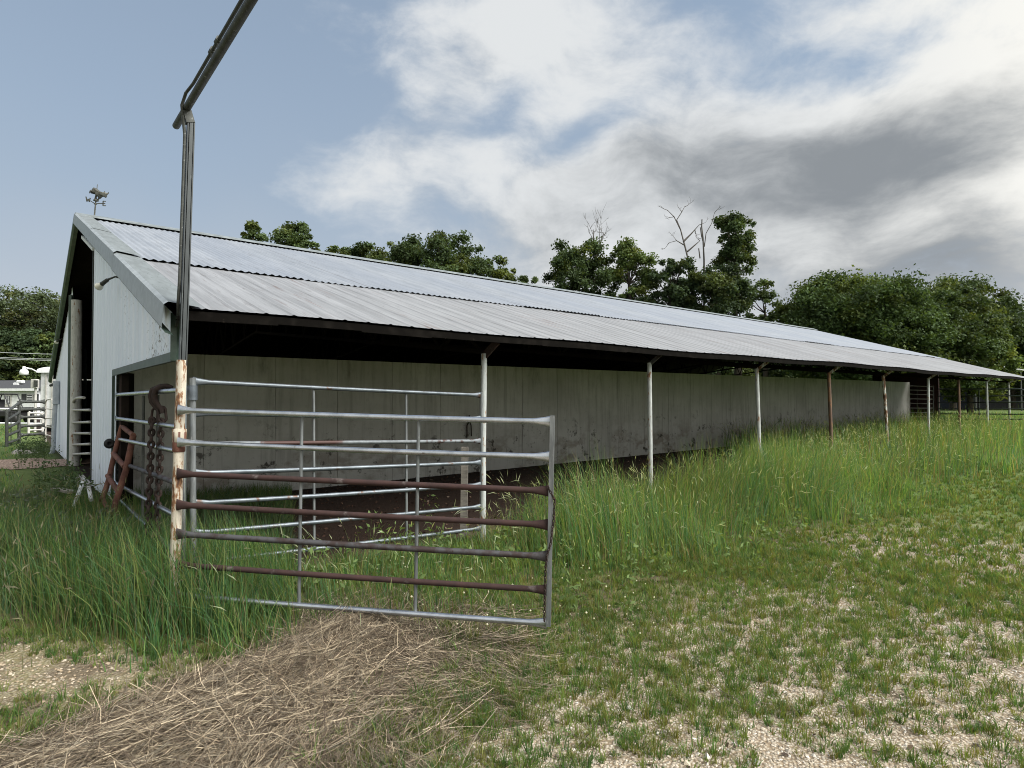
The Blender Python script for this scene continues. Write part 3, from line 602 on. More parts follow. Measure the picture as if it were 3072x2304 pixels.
# ================================================================== small fittings on the barn
def flood(P,name,label,ax):
    g=base(name,P,0,label,'lamp','gable flood lamps'); ax=Vector(ax).normalized(); m=MB()
    m.lathe(P,ax,[(.0,-.01),(.022,0),(.024,.08),(.027,.115)],12); m.build('socket',galv_dark,g)
    m=MB(); m.lathe(Vector(P)+ax*.105,ax,[(.024,0),(.031,.03),(.047,.07),(.050,.09),(.038,.10),(.0,.105)],14); m.build('bulb',lamp_glass,g)
    m=MB(); q=Vector(P)-ax*.01; m.tube([q,q+Vector((.05*CT,.05*ST,.02))-ax*.05,q+Vector((.09*CT,.09*ST,0))-ax*.09],[.014,.01,.018],8); m.build('bracket',galv_dark,g)
flood(atU(322,840,-.16),'flood_lamp','grey flood lamp with a frosted bulb on the white gable siding below the verge',W(-.5,1.15,-.45)-W(0,0,0))
flood(atU(176,1020,-.12),'flood_lamp','small pale flood lamp at the far edge of the gable beside the wires',W(-.3,1.6,-.35)-W(0,0,0))
# weathervane
P=W(U0+.31,RV,RZ+.085); wv=base('weathervane',P,0,'bronze weathervane with a charging bull and the letters W and E on the barn ridge','weathervane')
wx,wz=Vector((1,.0,0)),Vector((.03,0,1)); sc_=.0062
def wp(x,y,d=0.): return Vector(P)+wx*((x-274)*sc_)+Vector((0,1,0))*d+wz*((648-y)*sc_)
m=MB(); m.tube([wp(274,650),wp(276.5,600),wp(279,554)],[.012,.011,.005],8); m.lathe(wp(275.5,614),(0,0,1),[(0,-.02),(.03,0),(0,.02)],10); m.lathe(wp(277,603),(0,0,1),[(.0,-.03),(.05,-.005),(.035,.02),(.0,.05)],10)
m.build('rod',bronze,wv)
m=MB(); m.tube([wp(276,614),wp(268,609),wp(258,603)],.008,6); m.tube([wp(276,613),wp(288,612),wp(297,612)],.008,6); m.build('arm',bronze,wv)
m=MB()
for a,b in(((246,591),(249.5,606)),((249.5,606),(253,598)),((253,598),(256.5,607)),((256.5,607),(259,595))): m.beam(wp(*a),wp(*b),.014,.014,(0,1,0))
m.build('letter_west',bronze,wv)
m=MB()
for a,b in(((298.5,605),(298.5,619)),((298.5,605),(306,606)),((298.5,612),(305,612.5)),((298.5,619),(307,619))): m.beam(wp(*a),wp(*b),.014,.014,(0,1,0))
m.build('letter_east',bronze,wv)
m=MB(); out=[(259,571),(262,573),(266,567),(269,563.5),(274,565),(282,570),(288,575),(294,577.5),(299,581),(303,579.5),(306,582),(314,581),(309,586),(308,592),(305,595),(298,591),(291,593.5),(287,598),(283.5,592),(278,590),(276,585),(271,578),(268,583),(266,577),(262,577),(260,581)]
cx=sum(p[0] for p in out)/len(out); cy=sum(p[1] for p in out)/len(out); n=len(out)
def inr(p,t): return (cx+(p[0]-cx)*t,cy+(p[1]-cy)*t)
# body outline inflated into a rounded solid
rings=[[wp(*inr(p,t),dd) for p in out] for t,dd in((.55,-.06),(.82,-.045),(1,-.012),(1,.012),(.82,.045),(.55,.06))]
m.loft(rings,True,smooth=True)
for a,b in(((277,588),(273,600)),((287,594),(282,602))): m.tube([wp(*a,.0),wp(*b,.0)],[.018,.01],6)
m.tube([wp(306,584),wp(312,582),wp(315,577)],[.010,.008,.003],6); m.tube([wp(300,582),wp(301,577),wp(303,574)],[.009,.007,.003],6); m.tube([wp(261,572),wp(257,574),wp(256,581)],[.008,.006,.007],6)
m.build('bull_figure',bronze,wv)
# meter box and conduit on the left siding
A=atU(167,1180,-.12); mb=base('meter_box',(A.x,A.y,gzf(A.x,A.y)),0,'grey electric meter box with a conduit down the white gable siding','meter box')
m=MB(); m.bbox(at(168,1178,A.y),(.14,.16,.62),.015,W(1,0,0)-W(0,0,0),W(0,1,0)-W(0,0,0)); m.build('box',grey_box,mb)
m=MB(); m.tube([at(169,1150,A.y),at(160,1154,A.y),at(150,1157,A.y)],[.03,.045,.03],8); m.build('cable_head',galv_dark,mb)
m=MB(); m.tube([at(166,1200,A.y),at(162,1280,A.y),at(160,1340,A.y),at(156,1358,A.y),at(148,1368,A.y)],.055,10); m.build('conduit',grey_box,mb)
# doorway gate with a rounded corner
def bow_gate(name,label,x0,x1,yt,yb,rails,Y0,Y1,mt,rc,mirror=False,r=.022,mid=()):
    A=at(x0,yb,Y0); g=base(name,(A.x,A.y,gzf(A.x,A.y)),0,label,'gate','farm pipe gates'); q=lambda x,y: at(x,y,Y0+(Y1-Y0)*(x-x0)/(x1-x0))
    m=MB(); pts=[q(x0,yb),q(x0,(yt+yb)/2),q(x0,yt+rc*1.1),q(x0+rc*.12,yt+rc*.5),q(x0+rc*.42,yt+rc*.15),q(x0+rc,yt),q((x0+x1)/2,yt),q(x1-rc,yt)] if not mirror else [q(x1,yb),q(x1,(yt+yb)/2),q(x1,yt+rc*1.1),q(x1-rc*.12,yt+rc*.5),q(x1-rc*.42,yt+rc*.15),q(x1-rc,yt),q((x0+x1)/2,yt),q(x0,yt)]
    m.tube(pts,r,10); m.build('frame',mt,g)
    for y0,y1 in rails:
        m=MB(); m.tube([q(x0,y0),q((x0+x1)/2,(y0+y1)/2),q(x1,y1)],r*.85,8); m.build('rail',mt,g)
    for x,t,b_ in mid:
        m=MB(); m.tube([q(x,t),q(x,b_)],r*.8,8); m.build('upright',mt,g)
    return g
bow_gate('pipe_gate','white round-cornered pipe gate standing across the tall dark doorway',219,270,1193,1372,[(1230,1230),(1268,1266),(1300,1300),(1334,1332),(1363,1360)],atU(219,1250,-.01).y,atU(270,1250,-.01).y,white_warm,18,r=.026)
# ================================================================== LEFT YARD
bow_gate('pipe_gate','white round-topped pipe gate by the meter box, patched with rust',137,166,1198,1325,[(1226,1228),(1255,1256),(1280,1284),(1304,1312)],20.4,18.6,mat('rusty_white_pipe',flaky((.60,.58,.54),.58),.7),10)
def yard_gate(label,x0,Y0,x1,Y1,tb0,tb1,fr,mt,mid,r,ends=True):
    return pipe_gate('pipe_gate',label,at(x0,tb0[1],Y0),at(x1,tb1[1],Y1),at(x0,tb0[0],Y0),at(x1,tb1[0],Y1),fr,[mt]*len(fr),[(s,(0,1)) for s in mid],mt,(mt,mt) if ends else (None,None),'farm pipe gates',r=r,endr=.045 if ends else .03)
yard_gate('dark grey pipe gate swung towards the viewer on the left lawn',20,18.2,57,19.8,(1232,1350),(1205,1340),[0,.17,.36,.55,.76,.97],galv_dark,(.45,),.04)
yard_gate('dark pipe gate panel between the dark post and the white round-topped gate',60,19.9,134,20.6,(1205,1322),(1205,1316),[.14,.37,.60,.80,1.],galv_dark,(),.045,False)
yard_gate('low white rail fence crossing the lawn before the house',-60,30,132,30,(1226,1292),(1228,1294),[.35,1.],white_plain,(),.05)
yard_gate('white pipe gate seen through the dark gate panel',86,25,128,25.5,(1238,1325),(1240,1322),[0,.2,.4,.6,.8,1.],white_warm,(),.035)
# white storage box
A=at(128,1300,27.); st=base('white_cargo_trailer',(A.x,A.y,gzf(A.x,A.y)),0,'tall white cargo box with a rounded top beyond the barn gable','trailer')
x0,x1=at(114,1200,27).x,at(128,1200,27).x; zt=at(120,1118,27).z; zb=gzf(A.x,A.y)+.25
m=MB(); m.bbox(((x0+x1+3)/2,28.6,(zt+zb)/2),(x1-x0+3,3.,zt-zb),.04); m.build('box_body',white_plain,st)
m=MB()
for i in range(9): m.box((x1+.1+i*.28,27.06,(zt+zb)/2),(.05,.06,zt-zb-.2))
m.build('side_ribs',white_warm,st)
m=MB(); zc=at(120,1100,27).z; m.loft([[(x0-.06+dx,27.0-.05+dy,z) for dx,dy in((i,j),(x1-x0+3.1-i,j),(x1-x0+3.1-i,3.1-j),(i,3.1-j))] for z,i,j in((zt-.0,0,0),(zt+.16,.03,.02),(zc-.05,.14,.10),(zc,.3,.25))],True,smooth=False); m.build('rounded_roof',white_plain,st)
for dx in(.4,2.2): m=MB(); m.lathe((x0+dx,27.3,gzf(A.x,A.y)+.25),(0,1,0),[(0,-.1),(.25,-.1),(.25,.1),(0,.1)],16); m.build('wheel',black_rubber,st)
m=MB(); m.bbox(at(105,1151,26.9),(.26,.2,.40),.02); 
A2=at(105,1151,26.9); eb=base('breaker_box',(A2.x,A2.y,gzf(A2.x,A2.y)),0,'pale breaker box on a thin post beside the white cargo box','breaker box'); m.build('box',white_warm,eb)
m=MB(); m.box(at(107,1151,26.75),(.16,.04,.3)); m.build('door',galv_dark,eb)
m=MB(); m.tube([at(107,1163,26.95),(at(107,1163,26.95).x,26.95,gzf(A2.x,A2.y)-.05)],.05,8); m.build('pole',white_warm,eb)
A=at(72,1112,26.5); yl=base('yard_lamp',A,0,'white bell-shaped yard lamp on an arm reaching left from the cargo box','lamp')
m=MB(); m.lathe(A,(0,0,-1),[(.0,-.20),(.05,-.19),(.06,-.06),(.13,-.04),(.165,.05),(.165,.17),(.10,.2),(0,.2)],16); m.build('shade',white_plain,yl)
m=MB(); m.tube([at(75,1103,26.5),at(95,1107,26.7),at(112,1116,27.)],.03,8); m.build('arm',white_plain,yl)
# house
HY=50; hx0,hx1=at(-420,1200,HY).x,at(112,1200,HY).x; zb=.3; ze=at(50,1167,HY).z; zr=at(50,1141,HY+3.5).z
ho=base('white_house',((hx0+hx1)/2,HY,zb),0,'low white house with a charcoal roof across the lawn','house')
m=MB(); m.box(((hx0+hx1)/2,HY+3.5,(zb+ze)/2),(hx1-hx0,7,ze-zb)); m.build('wall',white_plain,ho)
m=MB(); e=.35
m.add([(hx0-e,HY-e,ze),(hx1+e,HY-e,ze),(hx1+e,HY+3.5,zr),(hx0-e,HY+3.5,zr),(hx1+e,HY+7+e,ze),(hx0-e,HY+7+e,ze)],[(0,1,2,3),(3,2,4,5),(0,3,5),(1,4,2),(0,5,4,1)]); rf=m.build('roof',shingle,ho)
m=MB(); m.box(((hx0+hx1)/2,HY-e-.03,ze-.06),(hx1-hx0+2*e,.06,.2)); m.build('fascia',white_plain,ho)
for x,y in((52,1154),(62,1147)):
    q=at(x,y,HY+1.6); m=MB(); m.bbox((q.x,q.y,q.z+.05),(.5,.4,.25),.05); m.build('roof_vent',white_plain,rf)
def window(x0,x1,y0,y1,nx,nz,sh):
    a=at(x0,y1,HY); b=at(x1,y0,HY); m=MB(); m.box(((a.x+b.x)/2,HY-.03,(a.z+b.z)/2),(b.x-a.x,.07,b.z-a.z)); wn_=m.build('window',white_warm,ho)
    m=MB(); m.box(((a.x+b.x)/2,HY-.06,(a.z+b.z)/2),(b.x-a.x-.12,.06,b.z-a.z-.12)); m.build('pane',glass_dark,wn_)
    m=MB()
    for i in range(1,nx): m.box((a.x+(b.x-a.x)*i/nx,HY-.105,(a.z+b.z)/2),(.05,.03,b.z-a.z-.12))
    for i in range(1,nz): m.box(((a.x+b.x)/2,HY-.108,a.z+(b.z-a.z)*i/nz),(b.x-a.x-.12,.03,.07))
    m.build('sash_bars',white_plain,wn_)
    if sh:
        for xx in(a.x-.26,b.x+.26): m=MB(); m.box((xx,HY-.04,(a.z+b.z)/2),(.36,.06,b.z-a.z+.05)); m.build('shutter',shed_wall,ho)
window(82,101,1183,1204,1,3,True); window(-160,-130,1183,1204,2,3,True)
a=at(13,1262,HY); b=at(36,1184,HY); m=MB(); m.box(((a.x+b.x)/2,HY-.03,(a.z+b.z)/2),(b.x-a.x,.08,b.z-a.z)); dr=m.build('door',white_warm,ho)
m=MB(); q=at(24,1200,HY); m.box((q.x,HY-.08,q.z),(.42,.04,.62)); m.build('pane',glass_dark,dr)
m=MB()
for i in range(-1,2): m.box((q.x+i*.12,HY-.11,q.z),(.025,.03,.62)); 
for i in range(-1,2): m.box((q.x,HY-.113,q.z+i*.16),(.42,.03,.025))
m.build('sash_bars',white_plain,dr)
# porch rail
A=at(85,1235,46); pr=base('porch_railing',(A.x,A.y,.3),0,'dark porch railing in front of the white house','railing'); m=MB()
for z in(.95,.55): m.beam((A.x-1.1,46,.3+z),(A.x+1.2,46,.3+z),.05,.06)
for i in range(9): m.beam((A.x-1.1+i*.287,46,.3),(A.x-1.1+i*.287,46,1.25),.04,.04)
m.build('balusters',shed_wall,pr)
# utility vehicle
A=at(20,1262,38); uvx=A.x; ut=base('utility_vehicle',(uvx,38,.33),0,'dark open utility vehicle parked before the white house','vehicle')
m=MB(); m.bbox((uvx-.1,38,.33+.62),(2.5,1.3,.42),.08); m.bbox((uvx+.95,38,.33+.88),(.75,1.2,.25),.08); m.build('body',black_rubber,ut)
m=MB(); m.tube([(uvx+.62,37.5,1.25),(uvx+.25,37.5,2.15),(uvx-.75,37.5,2.2),(uvx-1.0,37.5,1.25)],.035,8); m.tube([(uvx+.62,38.5,1.25),(uvx+.25,38.5,2.15),(uvx-.75,38.5,2.2),(uvx-1.0,38.5,1.25)],.035,8); m.box((uvx-.25,38,2.2),(1.1,1.1,.05)); m.build('roll_cage',shed_wall,ut)
for dx in(-.85,.9):
    for yy in(37.35,38.65):
        m=MB(); m.lathe((uvx+dx,yy,.33+.33),(0,1,0),[(0,-.12),(.22,-.13),(.33,-.1),(.33,.1),(.22,.13),(0,.12)],18); m.build('wheel',black_rubber,ut)
m=MB(); m.bbox((uvx-.2,38,.33+.95),(.9,1.1,.16),.05); m.bbox((uvx-.62,38,.33+1.25),(.14,1.1,.55),.05); m.build('seat',shed_wall,ut)
# wires
for (y0,y1),lb in(((1033,1040),'upper pale overhead wire crossing the dark trees behind the gable'),((1048,1055),'lower pair of pale overhead wires crossing the dark trees behind the gable')):
    m=MB(); A=at(-500,y0-5,42); B=at(700,y1+18,46)
    for o in((0,) if y0<1040 else (0,.1)):
        m.tube([lerp(A,B,t)+Vector((0,0,-o-1.0*4*t*(1-t)+.55)) for t in np.linspace(0,1,13)],.022,6)
    tag(m.build('overhead_wire',wire_m,None,loc=A),lb,'wire','overhead wires')
# debris by the gable
def lying(name,label,cat,a,b,r,mt,box=None):
    a,b=Vector(a),Vector(b); m=MB()
    if box: m.beam(a,b,*box)
    else: m.tube([a,lerp(a,b,.5),b],r,10)
    tag(m.build(name,mt,None,loc=(a.x,a.y,a.z)),label,cat)
lying('plastic_pipe','dirty white plastic pipe leaning out of the weeds beside the gable siding','pipe',at(251,1440,7.6),at(221,1522,7.1),.024,pvc)
lying('plastic_pipe','short cracked white pipe stub at the foot of the gable siding','pipe',at(266,1462,7.2),at(274,1500,7.0),.022,pvc)
lying('timber_plank','long grey plank lying on the left lawn by the dark gate','plank',at(-40,1372,17),at(58,1366,16),0,plank_m,(.5,.06))
lying('timber_plank','weathered board half hidden in the weeds before the gable','plank',at(165,1466,8.2),at(215,1476,7.6),0,plank_m,(.1,.03))
m=MB(); q=at(75,1358,16); rr=random.Random(2)
m.lathe((q.x,q.y,q.z-.1),(.1,0,1),[(0,-.1),(.3,-.05),(.34,.08),(.22,.16),(0,.2)],7); m.v=[v+Vector((rr.uniform(-.05,.05),rr.uniform(-.05,.05),rr.uniform(-.03,.03))) for v in m.v]; tag(m.build('flat_rock',stone_m,None,loc=(q.x,q.y,q.z-.2)),'pale flat rock resting on the end of the grey plank','rock')
# ================================================================== RIGHT END
A=W(29.6,3.4,0); lg=[(965,1),(0,0)]
def P_(x,y,u0=29.6): return atU(x,y,u0)
pipe_gate('pipe_gate','pale nine-rail pipe gate closing the aisle at the far end of the concrete wall',P_(2731,1263),P_(2800,1262),P_(2731,1157),P_(2800,1160),[0,.12,.24,.37,.5,.63,.76,.88,1.],[white_warm]*9,[(.3,(0,1))],galv_dark,(None,galv_dark),'farm pipe gates',r=.018)
gr=bow_gate('pipe_gate','long dark green pipe gate with a rounded end in the far meadow',2815,3085,1167,1275,[(1189,1187),(1208,1206),(1226,1227),(1241,1243),(1257,1258)],24.5,19.5,green_pipe,26,True,.024,[(2937,1168,1270),(2815,1186,1275)])
# dark building with pale gutter
Y0=62; x0=at(2900,1150,Y0).x; x1=at(3260,1150,Y0).x; zb=.3; ze=at(3000,1124,Y0).z
dh=base('dark_shed',((x0+x1)/2,Y0,zb),0,'dark low building behind the far end of the barn roof','building')
m=MB(); m.box(((x0+x1)/2,Y0+4,(zb+ze)/2),(x1-x0,8,ze-zb)); m.build('wall',shed_wall,dh)
zr=at(3060,1072,Y0+4).z
m=MB(); m.add([(x0-.5,Y0-.5,ze),(x1+.5,Y0-.5,ze),(x1+.5,Y0+4,zr),(x0+4.,Y0+4,zr),(x1+.5,Y0+8.5,ze),(x0-.5,Y0+8.5,ze)],[(0,1,2,3),(3,2,4,5),(0,3,5),(1,4,2),(0,5,4,1)]); m.build('roof',shingle,dh)
Yc=56; cxa,cxb,cxc=at(2925,1106,Yc),at(2965,1096,Yc),at(3062,1111,Yc)
ca=base('carport',(cxb.x,Yc,.3),0,'open carport with a thin pale roof edge in front of the dark building','carport')
m=MB(); m.beam(cxa,cxb,.9,.10); m.beam(cxb,cxc,.9,.10); m.add([cxa,cxb,cxc,cxc+Vector((0,5,0)),cxb+Vector((0,5,0)),cxa+Vector((0,5,0))],[(0,1,4,5),(1,2,3,4)]); m.build('roof',white_plain,ca)
for q in(cxa,cxc):
    m=MB(); m.beam((q.x,Yc,.2),q,.1,.1); m.build('post',galv_dark,ca)
#@@VEG@@
# ================================================================== VEGETATION
def blades(P,h,wd,ang,lean,tint,seg=3,face=None):
    n=len(P); phi=rng.uniform(0,2*np.pi,n) if face is None else face
    side=np.stack([np.cos(phi),np.sin(phi),0*phi],1); dr=np.stack([np.cos(ang),np.sin(ang),0*ang],1); up_=np.array([0,0,1.])
    nv=2*seg+1; V=np.zeros((n,nv,3))
    for k_ in range(seg+1):
        t=k_/seg; c=P+dr*(lean*h*t*t)[:,None]+up_*(h*(t-.38*lean*t*t))[:,None]
        if k_<seg:
            hw=(wd*.5*(1-.75*t**1.4))[:,None]; V[:,2*k_]=c-side*hw; V[:,2*k_+1]=c+side*hw
        else: V[:,nv-1]=c
    T=[]
    for k_ in range(seg-1): a=2*k_; T+=[(a,a+1,a+3),(a,a+3,a+2)]
    T.append((2*seg-2,2*seg-1,2*seg)); T=np.array(T)
    F=(np.arange(n)[:,None,None]*nv+T[None]).reshape(-1,3)
    tt=np.repeat(tint[:,None,:],nv,1).reshape(-1,3)
    return V.reshape(-1,3),F,tt
class Acc:
    def __init__(s): s.V=[];s.F=[];s.T=[];s.n=0
    def add(s,V,F,T): s.V.append(V); s.F.append(F+s.n); s.T.append(T); s.n+=len(V)
    def build(s,name,mt,parent=None,quad=False): return npmesh(name,np.concatenate(s.V),np.concatenate(s.F),mt,np.clip(np.concatenate(s.T),0,1),parent,quad)
def polar(n,r0,r1,a0,a1,pw=1.):
    r=r0+(r1-r0)*rng.random(n)**pw; a=np.radians(rng.uniform(a0,a1,n)); return r*np.sin(a),r*np.cos(a)
def uvn(x,y):
    dx,dy=x-BX,y-BY; return dx*CT+dy*ST,-dx*ST+dy*CT
GREENS=np.array([(.066,.150,.048),(.092,.185,.055),(.060,.140,.060),(.150,.225,.068),(.092,.165,.085),(.195,.235,.085)])*1.15
def gtint(n,dry=.04,bias=None):
    t=GREENS[rng.integers(0,len(GREENS) if bias is None else bias,n)]*rng.uniform(.75,1.25,(n,1)); d_=rng.random(n)<dry
    t[d_]=np.array([.24,.20,.11])*rng.uniform(.7,1.2,(d_.sum(),1)); return t
HAYP=np.array([(-3.1,2.2),(-2.7,2.7),(-2.15,3.35),(-1.78,4.0),(-1.52,4.5),(-1.1,4.72),(-.62,4.6),(-.38,4.2),(-.62,3.6),(-.95,3.0),(-1.1,2.2)])
def inpoly(x,y,poly):
    c=np.zeros(len(x),bool); j=len(poly)-1
    for i in range(len(poly)):
        xi,yi=poly[i]; xj,yj=poly[j]; c^=((yi>y)!=(yj>y))&(x<(xj-xi)*(y-yi)/(yj-yi+1e-12)+xi); j=i
    return c
def edged(x,y,poly):
    d_=np.full(len(x),9.)
    for i in range(len(poly)):
        a=np.array(poly[i-1]); b=np.array(poly[i]); e=b-a; L=(e**2).sum(); t=np.clip(((x-a[0])*e[0]+(y-a[1])*e[1])/L,0,1)
        d_=np.minimum(d_,np.hypot(x-a[0]-t*e[0],y-a[1]-t*e[1]))
    return d_*np.where(inpoly(x,y,poly),1,-1)
def drive_d(x,y): return np.abs(y-np.interp(x,[c[0] for c in cl],[c[1] for c in cl]))+np.where(x>-8.,9,0)
# tall grass along the eave
acc=Acc()
def tall_right(n,r0,r1,pw,wmul,a0=-32,a1=56):
    x,y=polar(n,r0,r1,a0,a1,pw); u,v=uvn(x,y); nz=fbm(x,y,1.5,1)-.5; nf=fbm(x,y,.5,2)-.5
    vf=-1.38-.085*np.maximum(0,u-6)
    e=sst(vf-1.3,vf+.45,v+nz*1.5+nf*.5)
    vi=np.where(u<9.5,.12,.12+np.minimum((u-9.5)*.8,3.4)); inn=1-sst(vi-.4,vi+.25,v+nz*.7)
    m_=e*inn*(u>.02)*(u<60)
    gate=1-.62*(1-sst(2.6,3.6,u+nz))
    keep=rng.random(n)<m_*np.where(u<3.2,.8,1.)*np.clip(.55+fbm(x,y,.35,8)*.9,0,1); x,y,u,v,m_,gate=[q[keep] for q in(x,y,u,v,m_,gate)]; n=len(x)
    h=(.06+.84*m_**1.2*(.38+1.25*fbm(x,y,1.1,4)))*gate*rng.uniform(.55,1.15,n)*np.where(u>8,.88,1)
    P=np.stack([x,y,gz(x,y)-.02],1); ang=fbm(x,y,.8,6)*9+rng.normal(0,.9,n); lean=np.clip(rng.gamma(2.,.16,n),.03,1.1)
    t=gtint(n,.12); t*= (.85+.45*fbm(x,y,1.8,11))[:,None]
    yel=sst(.55,.75,fbm(x,y,2.2,21))[:,None]; t=t*(1-yel*.35)+np.array([.15,.165,.05])*yel*.35
    acc.add(*blades(P,h,wmul*rng.uniform(.004,.0085,n),ang,lean,t,4))
tall_right(80000,4.2,12,.8,1.)
tall_right(62000,9,32,.75,1.9)
tag(acc.build('tall_grass',m_grass),kind='stuff')
# seed heads standing above the tall grass
acc=Acc()
def seedheads(x,y,hs,head=.09,tint=(.34,.38,.27)):
    n=len(x); z=gz(x,y)-.02; ang=fbm(x,y,.9,6)*9+rng.normal(0,.8,n); lean=np.clip(rng.gamma(2.2,.17,n),.05,1.0); dr=np.stack([np.cos(ang),np.sin(ang),0*ang],1)
    P=np.stack([x,y,z],1); tn=np.array([.12,.15,.065])*rng.uniform(.7,1.3,(n,1)); acc.add(*blades(P,hs,rng.uniform(.003,.0045,n),ang,lean,tn,5))
    hl=head*rng.uniform(.7,1.3,n); c=[]; 
    for t in(1-.0,):
        tip=P+dr*(lean*hs)[:,None]+np.array([0,0,1.])*(hs*(1-.38*lean))[:,None]
    dd=dr*(2*lean)[:,None]+np.array([0,0,1.])*(1-.76*lean)[:,None]; dd/=np.linalg.norm(dd,axis=1,keepdims=True)
    sd=np.cross(dd,rng.normal(0,1,(n,3))); sd/=np.linalg.norm(sd,axis=1,keepdims=True)+1e-9; s2=np.cross(dd,sd)
    tn=np.array(tint)*rng.uniform(.75,1.5,(n,1))
    for s_ in(sd,s2):
        wv_=rng.uniform(.003,.0058,n)[:,None]
        V=np.stack([tip-dd*hl[:,None]*.5,tip-s_*wv_,tip+s_*wv_,tip+dd*hl[:,None]*.9+np.array([0,0,-1.])*(hl*lean*.6)[:,None]],1)
        F=(np.arange(n)[:,None,None]*4+np.array([(0,1,2),(1,3,2)])[None]).reshape(-1,3); acc.add(V.reshape(-1,3),F,np.repeat(tn[:,None],4,1).reshape(-1,3))
x,y=polar(24000,4.3,26,-30,54,.85); u,v=uvn(x,y); nz=fbm(x,y,1.5,1)-.5
ok=(u>.1)&(v>-1.6-.08*np.maximum(0,u-6)+nz)&(v<np.where(u<9.5,.02,.02+np.minimum((u-9.5)*.8,3.4))+nz*.4)&(rng.random(len(x))<np.where(v>-.9,.8,.4)*np.where(u<3.2,.6,1)); x,y,u=x[ok],y[ok],u[ok]
seedheads(x,y,rng.uniform(.58,.95,len(x))*np.where(u<3.2,.62,.92))
# left tall grass
accl=Acc()
def left_grass(n,r0,r1,wmul):
    x,y=polar(n,r0,r1,-56,-20,.85); u,v=uvn(x,y); nz=fbm(x,y,1.3,31)-.5; nf=fbm(x,y,.45,32)-.5
    front=np.maximum(sst(3.95,4.65,y+nz*.9+nf*.4+.10*(x+2.6)),sst(4.02,4.26,y+nz*.2)*sst(-3.2,-2.6,x)*sst(-1.35,-2.0,x)); dd=drive_d(x,y)
    m_=front*(1-sst(8.2,9.6,y+nz))*((u<-.02)|((v<.25)&(u<.6))|(x<-1.75+.7*nz))*np.where((u>-.7)&(v>3.9)&(v<12),.12,1)
    keep=rng.random(n)<m_*np.clip(.5+fbm(x,y,.4,38),0,1); x,y,m_,nz=x[keep],y[keep],m_[keep],nz[keep]; n=len(x)
    h=(.12+.62*m_*(.4+1.1*fbm(x,y,1.2,34)))*rng.uniform(.45,1.2,n)*(1-.55*sst(5.0,6.4,y))*(1-.35*sst(-2.3,-1.7,x))*(1-.4*np.exp(-((x+2.75)/.3)**2-((y-4.95)/.35)**2))
    P=np.stack([x,y,gz(x,y)-.02],1); ang=fbm(x,y,.8,36)*9+rng.normal(0,1.,n); lean=np.clip(rng.gamma(2.,.18,n),.03,1.2)
    t=gtint(n,.07)*(.42+.62*fbm(x,y,1.5,41))[:,None]
    gr=sst(.45,.65,fbm(x,y,1.6,43))[:,None]*sst(5.2,6.4,y)[:,None]; t=t*(1-.6*gr)+np.array([.07,.085,.065])*.6*gr
    accl.add(*blades(P,h,wmul*rng.uniform(.004,.008,n),ang,lean,t,4))
left_grass(66000,3.9,11,1.)
acc,acc2=accl,acc
x,y=polar(2000,4.7,9.5,-52,-24,1.); u,v=uvn(x,y); ok=(u<-.05)&(v<3.6)&(rng.random(len(x))<.5); seedheads(x[ok],y[ok],rng.uniform(.4,.72,ok.sum()),.06,(.17,.165,.11))
tag(acc.build('tall_grass',m_grass),kind='stuff'); tag(acc2.build('seed_head_grass',m_grass),kind='stuff')
# grey leafy weeds before the gable and round the doorway
acc=Acc()
def weeds(x,y,hh,tint,nl=26,ls=.022):
    for px_,py_,h in zip(x,y,hh):
        n=nl; z0=gzf(px_,py_); t=rng.random(n)**.7; a=rng.uniform(0,6.28,n); rr=.10*h/.3*rng.random(n)**.5*(1.2-.6*t)
        c=np.stack([px_+np.cos(a)*rr,py_+np.sin(a)*rr,z0+h*t],1); d1=rng.normal(0,1,(n,3)); d1/=np.linalg.norm(d1,axis=1,keepdims=True); d2=np.cross(d1,rng.normal(0,1,(n,3))); d2/=np.linalg.norm(d2,axis=1,keepdims=True)
        s1=ls*rng.uniform(.6,1.6,n)[:,None]; V=np.stack([c-d1*s1,c-d2*s1*.4,c+d1*s1,c+d2*s1*.4],1); F=(np.arange(n)[:,None,None]*4+np.array([(0,1,2),(0,2,3)])[None]).reshape(-1,3)
        tn=np.array(tint)*rng.uniform(.6,1.4,(n,1)); acc.add(V.reshape(-1,3),F,np.repeat(tn[:,None],4,1).reshape(-1,3))
        k_=4; aa=rng.uniform(0,6.28,k_); acc.add(*blades(np.tile([px_,py_,z0],(k_,1)),np.full(k_,h),np.full(k_,.004),aa,rng.uniform(.1,.5,k_),np.tile(np.array(tint)*.8,(k_,1)),4))
x,y=polar(900,5.2,9.3,-50,-27); u,v=uvn(x,y); ok=(u<-.2)&(v<9)&(rng.random(len(x))<sst(.35,.6,fbm(x,y,1.2,51))); weeds(x[ok],y[ok],rng.uniform(.16,.42,ok.sum()),(.085,.105,.08))
xs=[];ys=[]
for _ in range(46):
    p=W(-.25-.5*rng.random(),rng.uniform(3.4,6.3),0); xs.append(p.x); ys.append(p.y)
for _ in range(40):
    p=W(-.3-.6*rng.random(),rng.uniform(9.8,16.5),0); xs.append(p.x); ys.append(p.y)
weeds(xs,ys,rng.uniform(.2,.5,len(xs)),(.075,.115,.058),34,.024)
x,y=polar(420,4.6,16,-20,52); u,v=uvn(x,y); ok=(u>.4)&(v>-2.6)&(v<.4); weeds(x[ok],y[ok],rng.uniform(.2,.55,ok.sum()),(.13,.19,.07),30,.026)
tag(acc.build('leafy_weeds',m_grass),kind='stuff')
